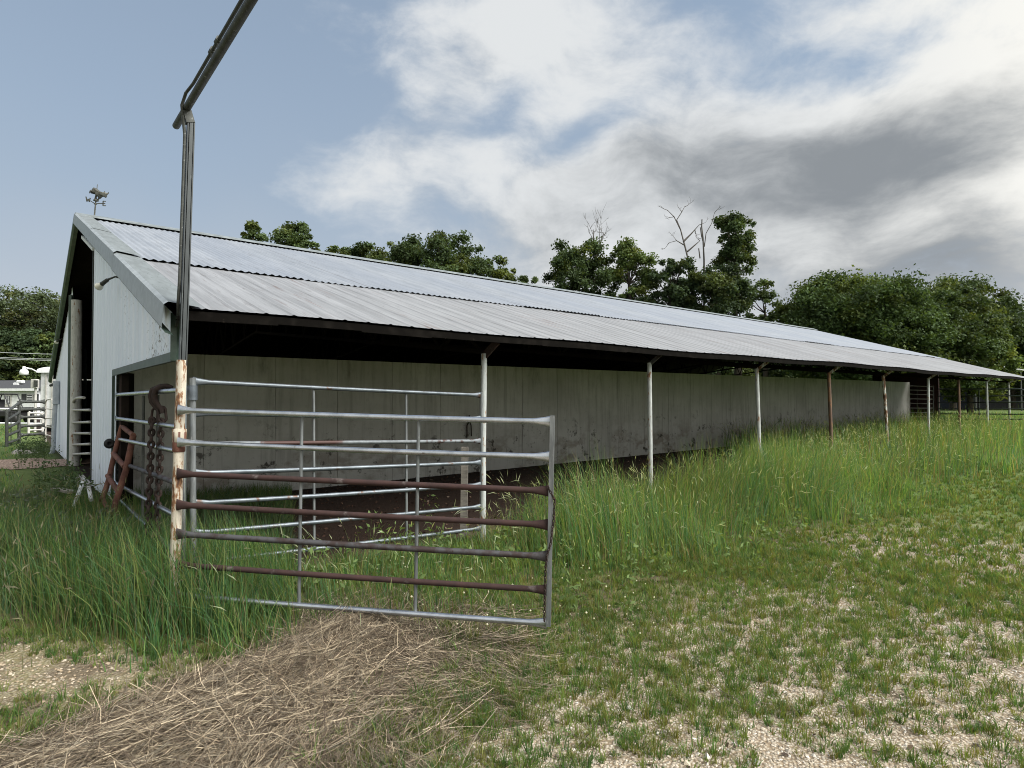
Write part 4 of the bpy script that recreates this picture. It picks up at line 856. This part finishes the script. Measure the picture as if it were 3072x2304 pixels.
# short turf: tufts over the gravel, closing up towards the tall grass
acc=Acc()
def turf(n,r0,r1,a0,a1,pw,nb,wm):
    x,y=polar(n,r0,r1,a0,a1,pw); u,v=uvn(x,y); nz=fbm(x,y,1.1,61)-.5; n2=fbm(x,y,.26,62)
    hay=edged(x,y,HAYP)
    near=sst(-4.9,-2.4,v+nz*1.1+.0*u)                      # 1 near the tall grass, 0 on the open gravel
    rightg=sst(.9,3.2,x)*.30
    lp=fbm(x,y,1.25,64); open_=np.exp(-((x-.55)/1.1)**2-((y-3.0)/.55)**2)+.75*np.exp(-((x-2.5)/1.2)**2-((y-5.35)/.4)**2); cov=np.clip(.36+.85*near+1.15*rightg-.25*open_+.55*(lp-.5),.05,1)
    lb=np.exp(-((x+3.1)/.95)**2-((y-3.66)/.34)**2); cov=cov*(1-.75*lb)
    keep=(rng.random(n)<cov)&(n2>.66-.50*cov)&((v<-.9)|(x<-1.6)&(y<4.9)|((u<3.6)&(v<.2)))&(v<.3)&((hay<-.03)|(rng.random(n)<.06+.2*(x>-1.1)))
    x,y,v,cov=x[keep],y[keep],v[keep],cov[keep]; n=len(x)
    k_=rng.integers(nb[0],nb[1],n); i=np.repeat(np.arange(n),k_); N_=len(i)
    rad=rng.uniform(.010,.036,n)[i]; a=rng.uniform(0,6.28,N_); rr=rad*np.sqrt(rng.random(N_))
    px_=x[i]+np.cos(a)*rr; py_=y[i]+np.sin(a)*rr; P=np.stack([px_,py_,gz(px_,py_)-.006],1)
    h=(rng.uniform(.025,.06,n)*np.where(rng.random(n)<.10,1.7,1)*(1+.7*cov))[i]*rng.uniform(.5,1.25,N_)
    tb=np.array([(.140,.190,.052),(.095,.175,.046),(.165,.175,.060),(.066,.130,.044)])[rng.integers(0,4,n)]*rng.uniform(.8,1.25,(n,1)); t=tb[i]*rng.uniform(.75,1.25,(N_,1)); d_=rng.random(N_)<.05; t[d_]=np.array([.20,.165,.09])
    acc.add(*blades(P,h,wm*rng.uniform(.003,.006,N_),a+rng.normal(0,.5,N_),np.clip(rng.gamma(2.5,.22,N_),.05,1.3),t,2))
turf(21000,2.3,7.5,-52,52,.9,(10,22),1.)
turf(24000,6,17,-8,55,.9,(9,16),1.9)
tag(acc.build('short_turf',m_grass),kind='stuff')
# meadow and lawns farther away
acc=Acc()
x,y=polar(30000,12,60,18,58,1.2); u,v=uvn(x,y); ok=((v<-3.2-.02*u)|(u>30.5)); x,y=x[ok],y[ok]; n=len(x); r=np.hypot(x,y)
acc.add(*blades(np.stack([x,y,gz(x,y)-.03],1),rng.uniform(.08,.22,n)*(1+.01*r),.0011*r*rng.uniform(.8,1.5,n),rng.uniform(0,6.28,n),rng.uniform(.1,.8,n),gtint(n,.03)*(.8+.4*fbm(x,y,3,71))[:,None],2))
x,y=polar(26000,9,45,-58,-30,1.1); u,v=uvn(x,y); ok=(u<-.9)&(drive_d(x,y)>1.35+.5*(fbm(x,y,.6,78)-.5)); x,y=x[ok],y[ok]; n=len(x); r=np.hypot(x,y)
acc.add(*blades(np.stack([x,y,gz(x,y)-.02],1),rng.uniform(.05,.14,n)*np.where(y<10.8,1.7,1),.0010*r*rng.uniform(.7,1.4,n),rng.uniform(0,6.28,n),rng.uniform(.1,.8,n),gtint(n,.06)*(.8+.4*fbm(x,y,2.4,72))[:,None],2))
tag(acc.build('meadow_grass',m_grass),kind='stuff')
# white clover heads
acc=Acc(); x=np.concatenate([rng.uniform(-1.6,1.2,90),rng.uniform(-2.6,-.4,40)]); y=np.concatenate([rng.uniform(4.3,6.3,90),rng.uniform(4.6,6.,40)]); n=len(x); P=np.stack([x,y,gz(x,y)],1); h=rng.uniform(.05,.12,n)
acc.add(*blades(P,h,np.full(n,.003),rng.uniform(0,6,n),np.full(n,.1),np.tile([.08,.12,.04],(n,1)),2))
oct_=np.array([(1,0,0),(-1,0,0),(0,1,0),(0,-1,0),(0,0,1),(0,0,-1.)]); octf=np.array([(0,2,4),(2,1,4),(1,3,4),(3,0,4),(2,0,5),(1,2,5),(3,1,5),(0,3,5)])
V=P[:,None]+np.array([0,0,1.])*h[:,None,None]+oct_[None]*rng.uniform(.006,.012,n)[:,None,None]; acc.add(V.reshape(-1,3),(np.arange(n)[:,None,None]*6+octf[None]).reshape(-1,3),np.tile([.62,.62,.55],(n*6,1)))
tag(acc.build('clover_flowers',m_grass),kind='stuff')
# loose limestone pebbles
acc=Acc()
def pebbles(x,y,s0,s1):
    n=len(x); s=rng.uniform(s0,s1,n)*rng.uniform(.6,1.2,n); ax=oct_[None]*(s[:,None,None]*rng.uniform(.55,1.25,(n,6,1)))*np.array([1,1,.62])
    ax=ax+rng.normal(0,.18,(n,6,3))*s[:,None,None]; a=rng.uniform(0,6.28,n); c,s_=np.cos(a),np.sin(a); rx=ax[:,:,0]*c[:,None]-ax[:,:,1]*s_[:,None]; ry=ax[:,:,0]*s_[:,None]+ax[:,:,1]*c[:,None]
    V=np.stack([x[:,None]+rx,y[:,None]+ry,(gz(x,y)+s*.18)[:,None]+ax[:,:,2]],-1)
    t=np.array([(.46,.41,.34),(.37,.32,.25),(.53,.50,.45),(.29,.25,.20),(.40,.345,.27)])[rng.integers(0,5,n)]*rng.uniform(.75,1.1,(n,1))
    acc.add(V.reshape(-1,3),(np.arange(n)[:,None,None]*6+octf[None]).reshape(-1,3),np.repeat(t[:,None],6,1).reshape(-1,3))
x,y=polar(80000,2.3,9,-14,52,.85); u,v=uvn(x,y); ok=(v+(fbm(x,y,1.1,61)-.5)*1.2<-2.0)&(edged(x,y,HAYP)<0)&(rng.random(len(x))<.35+.65*sst(-2.2,-3.6,v)); pebbles(x[ok],y[ok],.0045,.0105)
x=rng.normal(-3.1,.7,1700); y=rng.normal(3.66,.26,1700); ok=edged(x,y,HAYP)<0; n_a=len(acc.T); pebbles(x[ok],y[ok],.006,.014); acc.T[-1]=acc.T[-1]*np.array([.72,.66,.58])
x,y=polar(420,2.4,8,-10,50,.8); u,v=uvn(x,y); ok=(v<-2.3)&(edged(x,y,HAYP)<0); pebbles(x[ok],y[ok],.012,.026)
tag(acc.build('limestone_gravel',m_peb),kind='stuff')
# raked hay heap
acc=Acc()
def hayh(x,y):
    e=np.maximum(0,edged(x,y,HAYP)); rd=np.abs((x+1.6)*.79-(y-3.6)*.61)
    return gz(x,y)+.10*sst(0,.55,e)*(.45+.75*np.exp(-(rd/.42)**2))+.07*(fbm(x,y,.3,81)-.5)*sst(0,.3,e)+.04*np.exp(-((x+1.05)/.4)**2-((y-4.3)/.35)**2)*sst(0,.4,e)
hxg,hyg=np.meshgrid(np.arange(-3.2,.1,.05),np.arange(2.1,4.9,.05)); e=edged(hxg.ravel(),hyg.ravel(),HAYP); hz=hayh(hxg.ravel(),hyg.ravel())-.012+np.where(e<-.0,-.05,0)
ny_,nx_=hxg.shape; ii=np.arange(nx_*ny_).reshape(ny_,nx_); Qh=np.stack([ii[:-1,:-1],ii[:-1,1:],ii[1:,1:],ii[1:,:-1]],-1).reshape(-1,4); em=e[Qh].max(1)>-.02; Qh=Qh[em]
Th=np.concatenate([Qh[:,[0,1,2]],Qh[:,[0,2,3]]]); acc.add(np.stack([hxg.ravel(),hyg.ravel(),hz],1),Th,np.tile([.05,.037,.024],(len(hz),1)))
n=105000; x=rng.uniform(-3.2,.3,n); y=rng.uniform(2.1,5.0,n); e=edged(x,y,HAYP)+(fbm(x,y,.4,83)-.5)*.35; dens=np.maximum(sst(-.14,.2,e)*(1-.55*sst(-1.3,-.5,x+.35*(y-3.4))),.30*sst(-.85,-.1,e)*(x>-1.6))
ok=rng.random(n)<dens; x,y=x[ok],y[ok]; n=len(x)
ang=np.radians(58+30*(fbm(x,y,.9,85)-.5)*2+35*(fbm(x,y,.28,87)-.5)*2+80*sst(-1.3,-.5,x)*(vnoise(x,y,.5,86)-.5)*2+22*sst(3.3,2.6,y))+rng.normal(0,.33,n); wild=rng.random(n)<.09; ang[wild]=rng.uniform(0,6.28,wild.sum())
L=np.where(rng.random(n)<.3,rng.uniform(.04,.14,n),rng.uniform(.18,.6,n)); lay=rng.random(n)**1.3*.05; curv=rng.normal(0,.75,n); nseg=4; cs=[]
for k_ in range(nseg+1):
    t=k_/nseg-.5; a=ang+curv*t; xx=x+np.cos(a)*L*t; yy=y+np.sin(a)*L*t; tilt=np.where(wild,.12,.02)*rng.normal(0,1,1)
    cs.append(np.stack([xx,yy,hayh(xx,yy)+lay+.035*(fbm(x,y,.16,88)-.5)+.02*rng.random(n)*(abs(t)>.4)+np.where(wild,np.maximum(0,t)*.12*L/.3,0)],1))
cs=np.stack(cs,1); side=np.stack([-np.sin(ang),np.cos(ang),rng.normal(0,.6,n)],1); side/=np.linalg.norm(side,axis=1,keepdims=True); wv2=rng.uniform(.0009,.0020,n)[:,None,None]
V=np.stack([cs-side[:,None]*wv2,cs+side[:,None]*wv2],2).reshape(n,-1,3); T=[]
for k_ in range(nseg): a=2*k_; T+=[(a,a+1,a+3),(a,a+3,a+2)]
F=(np.arange(n)[:,None,None]*(2*nseg+2)+np.array(T)[None]).reshape(-1,3)
tn=np.array([(.225,.18,.125),(.125,.098,.07),(.40,.335,.24),(.075,.058,.043),(.185,.16,.122)])[rng.integers(0,5,n)]*rng.uniform(.7,1.15,(n,1)); acc.add(V.reshape(-1,3),F,np.repeat(tn[:,None],2*nseg+2,1).reshape(-1,3))
tag(acc.build('hay_heap',m_straw),'flattened heap of dry tan hay lying on the gravel in front of the near gate','hay')
# dead leaves, twigs and chaff on the yard
acc=Acc(); x,y=polar(1500,2.4,8.5,-50,50,.8); u,v=uvn(x,y); ok=(v<-.8); x,y=x[ok],y[ok]; n=len(x); s=rng.uniform(.008,.022,n); d1=rng.normal(0,1,(n,3))*np.array([1,1,.25]); d1/=np.linalg.norm(d1,axis=1,keepdims=True); d2=np.cross(d1,rng.normal(0,.4,(n,3))+np.array([0,0,1.])); c=np.stack([x,y,gz(x,y)+.012],1)
V=np.stack([c-d1*s[:,None],c-d2*s[:,None]*.45,c+d1*s[:,None],c+d2*s[:,None]*.45],1); t=np.array([(.075,.052,.035),(.12,.09,.055),(.045,.033,.025)])[rng.integers(0,3,n)]; acc.add(V.reshape(-1,3),(np.arange(n)[:,None,None]*4+np.array([(0,1,2),(0,2,3)])[None]).reshape(-1,3),np.repeat(t[:,None],4,1).reshape(-1,3))
x,y=polar(150,2.5,8,-40,50,.8); u,v=uvn(x,y); ok=(v<-1.2); x,y=x[ok],y[ok]; n=len(x); a_=rng.uniform(0,6.28,n); d1=np.stack([np.cos(a_),np.sin(a_),rng.normal(0,.08,n)],1); sd=np.stack([-np.sin(a_),np.cos(a_),0*a_],1); L=rng.uniform(.06,.3,n)[:,None]; c=np.stack([x,y,gz(x,y)+.02],1); wv_=rng.uniform(.0015,.004,n)[:,None]
V=np.stack([c-d1*L-sd*wv_,c-d1*L+sd*wv_,c+d1*L+sd*wv_,c+d1*L-sd*wv_],1); acc.add(V.reshape(-1,3),(np.arange(n)[:,None,None]*4+np.array([(0,1,2),(0,2,3)])[None]).reshape(-1,3),np.repeat((np.array([.06,.048,.038])*rng.uniform(.6,2.2,(n,1)))[:,None],4,1).reshape(-1,3))
tag(acc.build('dead_leaves',m_peb),kind='stuff')
# scraps of mulch on the dirt under the eave
acc=Acc(); u=rng.uniform(.2,14,5000); v=rng.uniform(.4,3.7,5000); x=BX+u*CT-v*ST; y=BY+u*ST+v*CT; n=len(x); t=np.array([(.05,.028,.02),(.10,.06,.04),(.028,.018,.014),(.17,.13,.10)])[rng.choice(4,n,p=[.45,.25,.25,.05])]
s=rng.uniform(.008,.028,n); d1=rng.normal(0,1,(n,3))*np.array([1,1,.4]); d1/=np.linalg.norm(d1,axis=1,keepdims=True); d2=np.cross(d1,rng.normal(0,1,(n,3))); d2/=np.linalg.norm(d2,axis=1,keepdims=True); c=np.stack([x,y,gz(x,y)+.012],1)
V=np.stack([c-d1*s[:,None],c-d2*s[:,None]*.5,c+d1*s[:,None],c+d2*s[:,None]*.5],1); acc.add(V.reshape(-1,3),(np.arange(n)[:,None,None]*4+np.array([(0,1,2),(0,2,3)])[None]).reshape(-1,3),np.repeat(t[:,None],4,1).reshape(-1,3))
tag(acc.build('wood_mulch',m_peb),kind='stuff')
# ------------------------------------------------------------------ trees
def branch(m,p,d,L,r,depth,rr,tips,kink=.25,nb=(2,4)):
    pts=[Vector(p)]; rad=[r]; d=Vector(d).normalized()
    for i in range(4):
        d=(d+Vector((rr.gauss(0,kink),rr.gauss(0,kink),rr.gauss(0.05,kink*.6)))*.45).normalized(); pts.append(pts[-1]+d*L/4); rad.append(r*(1-.17*(i+1)))
    m.tube(pts,rad,6 if r>.05 else 4,False); tips.append(pts[-1])
    if depth>0:
        for _ in range(rr.randint(*nb)):
            i=rr.randint(2,4); q=(d*.8+Vector((rr.gauss(0,.6),rr.gauss(0,.6),rr.gauss(.25,.4)))).normalized(); branch(m,pts[i],q,L*rr.uniform(.45,.75),max(.012,rad[i]*.62),depth-1,rr,tips,kink,nb)
def tree(label,x,ytop,hw,Y,nc=55,nl=150,ch=.8,tint=(.055,.085,.030),ls=1.,seed=1,shape=1.,rcf=.30,cat='tree',name='broadleaf_tree',zbase=None,gap=1.,twigs=None):
    q=at(x,ytop,Y); z0=gzf(q.x,q.y); H=q.z-z0; Rd=1.12*hw/F_PX*Y; nc=int(nc*2.0); nl=int(nl*.95); g=base(name,(q.x,q.y,z0),0,label,cat,'trees round the barn'); rr=random.Random(seed); r_=np.random.default_rng(seed)
    m=MB(); tr=.018*H+.08; pts=[]; 
    for i in range(7): t=i/6; pts.append((q.x+rr.gauss(0,.012)*H*t,q.y+rr.gauss(0,.012)*H*t,z0-.2+H*.82*t))
    m.tube(pts,[tr*(1-.8*i/6)+.02 for i in range(7)],8)
    chh=ch*H; cz=z0+H-chh/2; C=[]
    pe=3.2-1.9*shape
    while len(C)<nc:
        a_=r_.uniform(0,6.283); r1=r_.random()**.5; z1=r_.uniform(-1,1)
        if r1*r1+abs(z1)**pe>1 or (z1<-.5 and r_.random()<.4): continue
        C.append(np.array([q.x+math.cos(a_)*r1*Rd*.9,q.y+math.sin(a_)*r1*Rd*.9,cz+z1*chh/2*.9]))
    C=np.array(C); rc=Rd*rcf*.88*r_.uniform(.45,1.4,nc); rc=np.maximum(rc,.28)
    C[:,2]+=q.z-np.sort(C[:,2]+rc*.70)[-2 if nc>4 else -1]; C[:,2]-=np.maximum(0,C[:,2]+rc*.70-q.z)    # keep the measured height
    for i in range(min(nc,26)):
        c=Vector(C[i]); zz=max(z0+H*.18,min(c.z-.25*(c-Vector((q.x,q.y,c.z))).length-.3,z0+H*.75)); t=(zz-z0+.2)/(H*.82); a=Vector(pts[min(6,int(t*6))]); b=Vector(pts[min(6,int(t*6)+1)]); s_=lerp(a,b,t*6-int(t*6)) if t<1 else b
        md=lerp(s_,c,.5)+Vector((0,0,-.06*(c-s_).length)); m.tube([s_,md,c],[tr*.38*(1-.5*t),tr*.24*(1-.4*t),.02],5)
    m.build('trunk',bark,g)
    if twigs:
        m=MB(); tp=[]
        for (tx,ty,bx_,by_) in twigs: a=at(bx_,by_,Y); b=at(tx,ty,Y); branch(m,a,b-a,(b-a).length,.09,3,rr,tp,.18)
        m.build('bare_branches',bark_pale,g)
    wgt=rc**1.6; cnt=np.maximum(20,(1.75*nl*nc*wgt/wgt.sum())).astype(int); i=np.repeat(np.arange(nc),cnt); n=len(i)
    o=r_.normal(0,1,(n,3)); o/=np.linalg.norm(o,axis=1,keepdims=True); o*=np.minimum(np.abs(r_.normal(0,.66,n)),np.where(r_.random(n)<.09,1.3,1.0))[:,None]*gap; c=C[i]+o*rc[i][:,None]*np.array([1,1,.72])
    s=r_.uniform(.075,.16,n)*ls*Y/50; nr=r_.normal(0,1,(n,3))+np.array([0,0,.9])+o*.5; nr/=np.linalg.norm(nr,axis=1,keepdims=True)
    d1=np.cross(nr,r_.normal(0,1,(n,3))); d1/=np.linalg.norm(d1,axis=1,keepdims=True); d2=np.cross(nr,d1)
    V=np.stack([c-d1*s[:,None],c-d2*s[:,None]*.62+nr*s[:,None]*.15,c+d1*s[:,None]*1.1,c+d2*s[:,None]*.62+nr*s[:,None]*.15],1).reshape(-1,3)
    t=np.array(tint)*r_.uniform(.68,1.35,(nc,1))[i]*r_.uniform(.75,1.25,(n,1)); yl_=(r_.random(nc)<.25)[i]; t[yl_]*=np.array([1.35,1.15,.85])
    cr_=npmesh('crown',V,np.arange(n*4).reshape(-1,4),m_leaf,np.repeat(t[:,None],4,1).reshape(-1,3),g,True); return g
DG=(.052,.080,.033); MG=(.070,.104,.040); LG=(.090,.130,.046); BG=(.046,.072,.035)
S=iter(range(100,400))
tree('small pointed treetop just right of the tall pole, above the ridge',760,664,44,52,30,150,.62,MG,1.,next(S),.9,.34)
tree('forked leafy treetop above the ridge, second from the tall pole',882,664,62,52,46,150,.62,MG,1.,next(S),.6,.32)
tree('little treetop peeping over the ridge beside the forked one',946,730,22,54,18,100,.6,MG,.9,next(S),.6,.4)
tree('low leafy tree at the left end of the cluster above the ridge',1022,736,52,56,34,150,.62,MG,1.,next(S),.4,.32)
tree('rounded tree behind the ridge between the low one and the broad pair',1092,728,64,57,44,150,.65,DG,1.,next(S),.4,.3)
tree('broad dark tree above the ridge, left of the tallest of its cluster',1205,711,92,52,60,150,.66,DG,1.,next(S),.3,.27)
tree('tallest rounded tree of the cluster over the middle of the ridge',1345,698,125,51,85,160,.68,DG,1.,next(S),.3,.24)
tree('shorter tree at the right shoulder of the middle cluster',1492,772,70,52,46,150,.7,MG,1.,next(S),.3,.28)
tree('tiny lone treetop in the gap of the skyline above the ridge',1586,826,28,55,18,110,.6,MG,.9,next(S),.5,.4)
tree('airy tree with bare twigs sticking out of its top above the ridge',1735,716,105,48,64,150,.72,DG,1.,next(S),.3,.25,twigs=[(1772,690,1786,760),(1806,695,1788,770)])
tree('airy tree with a lighter rounded top beside the twig-topped one',1880,724,82,48,50,150,.74,LG,1.,next(S),.3,.28)
tree('spreading dark tree left of the dead trunks',2010,772,78,46,46,140,.72,BG,1.,next(S),.3,.27)
tree('tall narrow leafy tree standing above the far trees beside the dead trunks',2205,640,62,46,36,110,.42,DG,1.,next(S),.2,.30,name='slender_tree')
tree('dense dark tree at the foot of the dead trunks',2150,790,95,45,70,160,.8,BG,1.,next(S),.2,.27)
tree('thin open tree right of the tall narrow one',2292,838,52,47,26,90,.7,MG,1.,next(S),.2,.28)
# dead tree
q=at(2085,1000,46); dt=base('dead_tree',(q.x,q.y,gzf(q.x,q.y)),0,'dead tree with two bare grey forked trunks rising above the leafy crowns','tree'); rr=random.Random(5); tp=[]
m=MB(); Yd=46
def limb(px_,r0,r1): m.tube([at(x,y,Yd) for x,y in px_],list(np.linspace(r0,r1,len(px_))),7,False)
limb([(2098,1240),(2095,1000),(2075,820),(2055,740),(2042,690),(2022,650),(2004,632)],.10,.022)
limb([(2042,690),(2030,660),(2046,635),(2054,620)],.05,.015); limb([(2050,725),(2075,700),(2097,675)],.08,.02); limb([(2052,735),(2030,722),(2008,728)],.05,.015); limb([(2062,755),(2085,735),(2100,722)],.07,.02)
limb([(2110,1240),(2112,900),(2112,780),(2109,715),(2105,680),(2106,658)],.08,.04); limb([(2113,740),(2118,700),(2135,670),(2143,640)],.04,.015); limb([(2112,735),(2104,705),(2101,682)],.05,.035); limb([(2100,775),(2096,745)],.05,.04)
m.build('trunk',bark_pale,dt); m=MB()
for bx_,by_,tx,ty in((2004,632,1996,628),(2022,650,2006,655),(2054,620,2058,618),(2046,635,2036,622),(2097,675,2108,672),(2085,690,2092,705),(2008,728,2003,735),(2030,722,2020,710),(2100,722,2092,715),(2143,640,2145,634),(2070,790,2040,770),(2075,820,2105,800)):
    a=at(bx_,by_,Yd); b=at(tx,ty,Yd); branch(m,a,b-a,.55,.028,2,rr,tp,.3,(2,3))
m.build('twigs',bark_pale,dt)
tree('big rounded pale green tree over the far end of the roof',2560,806,215,44,190,170,.92,(.056,.090,.034),1.,next(S),.3,.19,name='rounded_tree')
tree('leafy rounded tree in the right part of the far grove, lower than its left neighbour',2800,862,165,45,130,160,.94,(.052,.082,.032),1.,next(S),.3,.2,name='rounded_tree')
tree('low light green bushy tree where the far roof end meets the grove',2905,945,105,46,90,150,.98,LG,1.,next(S),.3,.22,name='rounded_tree')
tree('tall dark oak rising behind the rounded trees at the upper right',2850,824,150,60,110,150,.85,DG,1.,next(S),.2,.22)
tree('dark tree at the edge of the grove behind the shed',3030,905,115,62,95,150,.95,BG,1.,next(S),.2,.24)
tree('dark treetop between the dead trunks and the big rounded tree',2455,850,90,60,60,140,.8,BG,1.,next(S),.2,.26)
tree('dark tree beyond the right edge of the dark shed',3180,900,120,60,80,140,.95,BG,1.,next(S),.2,.24)
bl_=[('low dark bush seen through the roof trusses, first from the white posts',1990,1010,110),('low dark bush seen through the roof trusses, behind the third post',2180,1005,110),('low dark bush seen through the trusses towards the brown post',2370,1010,110),('dark bush under the far roof end',2560,1040,110),('dark bush behind the long green gate',2790,1060,100),('dark hedge bush behind the carport',2960,1072,90)]
for lb,x,y0,hw in bl_: tree(lb,x,y0,hw,58 if x<2700 else 70,70,120,1.,BG,1.,next(S),.1,.27,cat='bush',name='wild_bush')
tree('tall open-crowned tree with sky showing through behind the white house',95,858,150,66,60,115,.42,(.066,.088,.044),.9,next(S),.2,.22,name='open_crowned_tree')
tree('leafy tree at the left edge of the picture behind the house',-60,900,120,70,70,140,.7,DG,1.,next(S),.2,.25)
for lb,x,y0,hw,tt in(('dark tree filling the left edge below the open crown',-10,975,95,BG),('dark tree under the open crown, above the house roof',85,985,85,BG),('lighter green tree tucked under the open crown left of the gable',140,1000,70,MG),('dark low tree above the roof of the house',35,1045,80,DG)):
    tree(lb,x,y0,hw,62,95,150,1.,tt,1.,next(S),.1,.24)
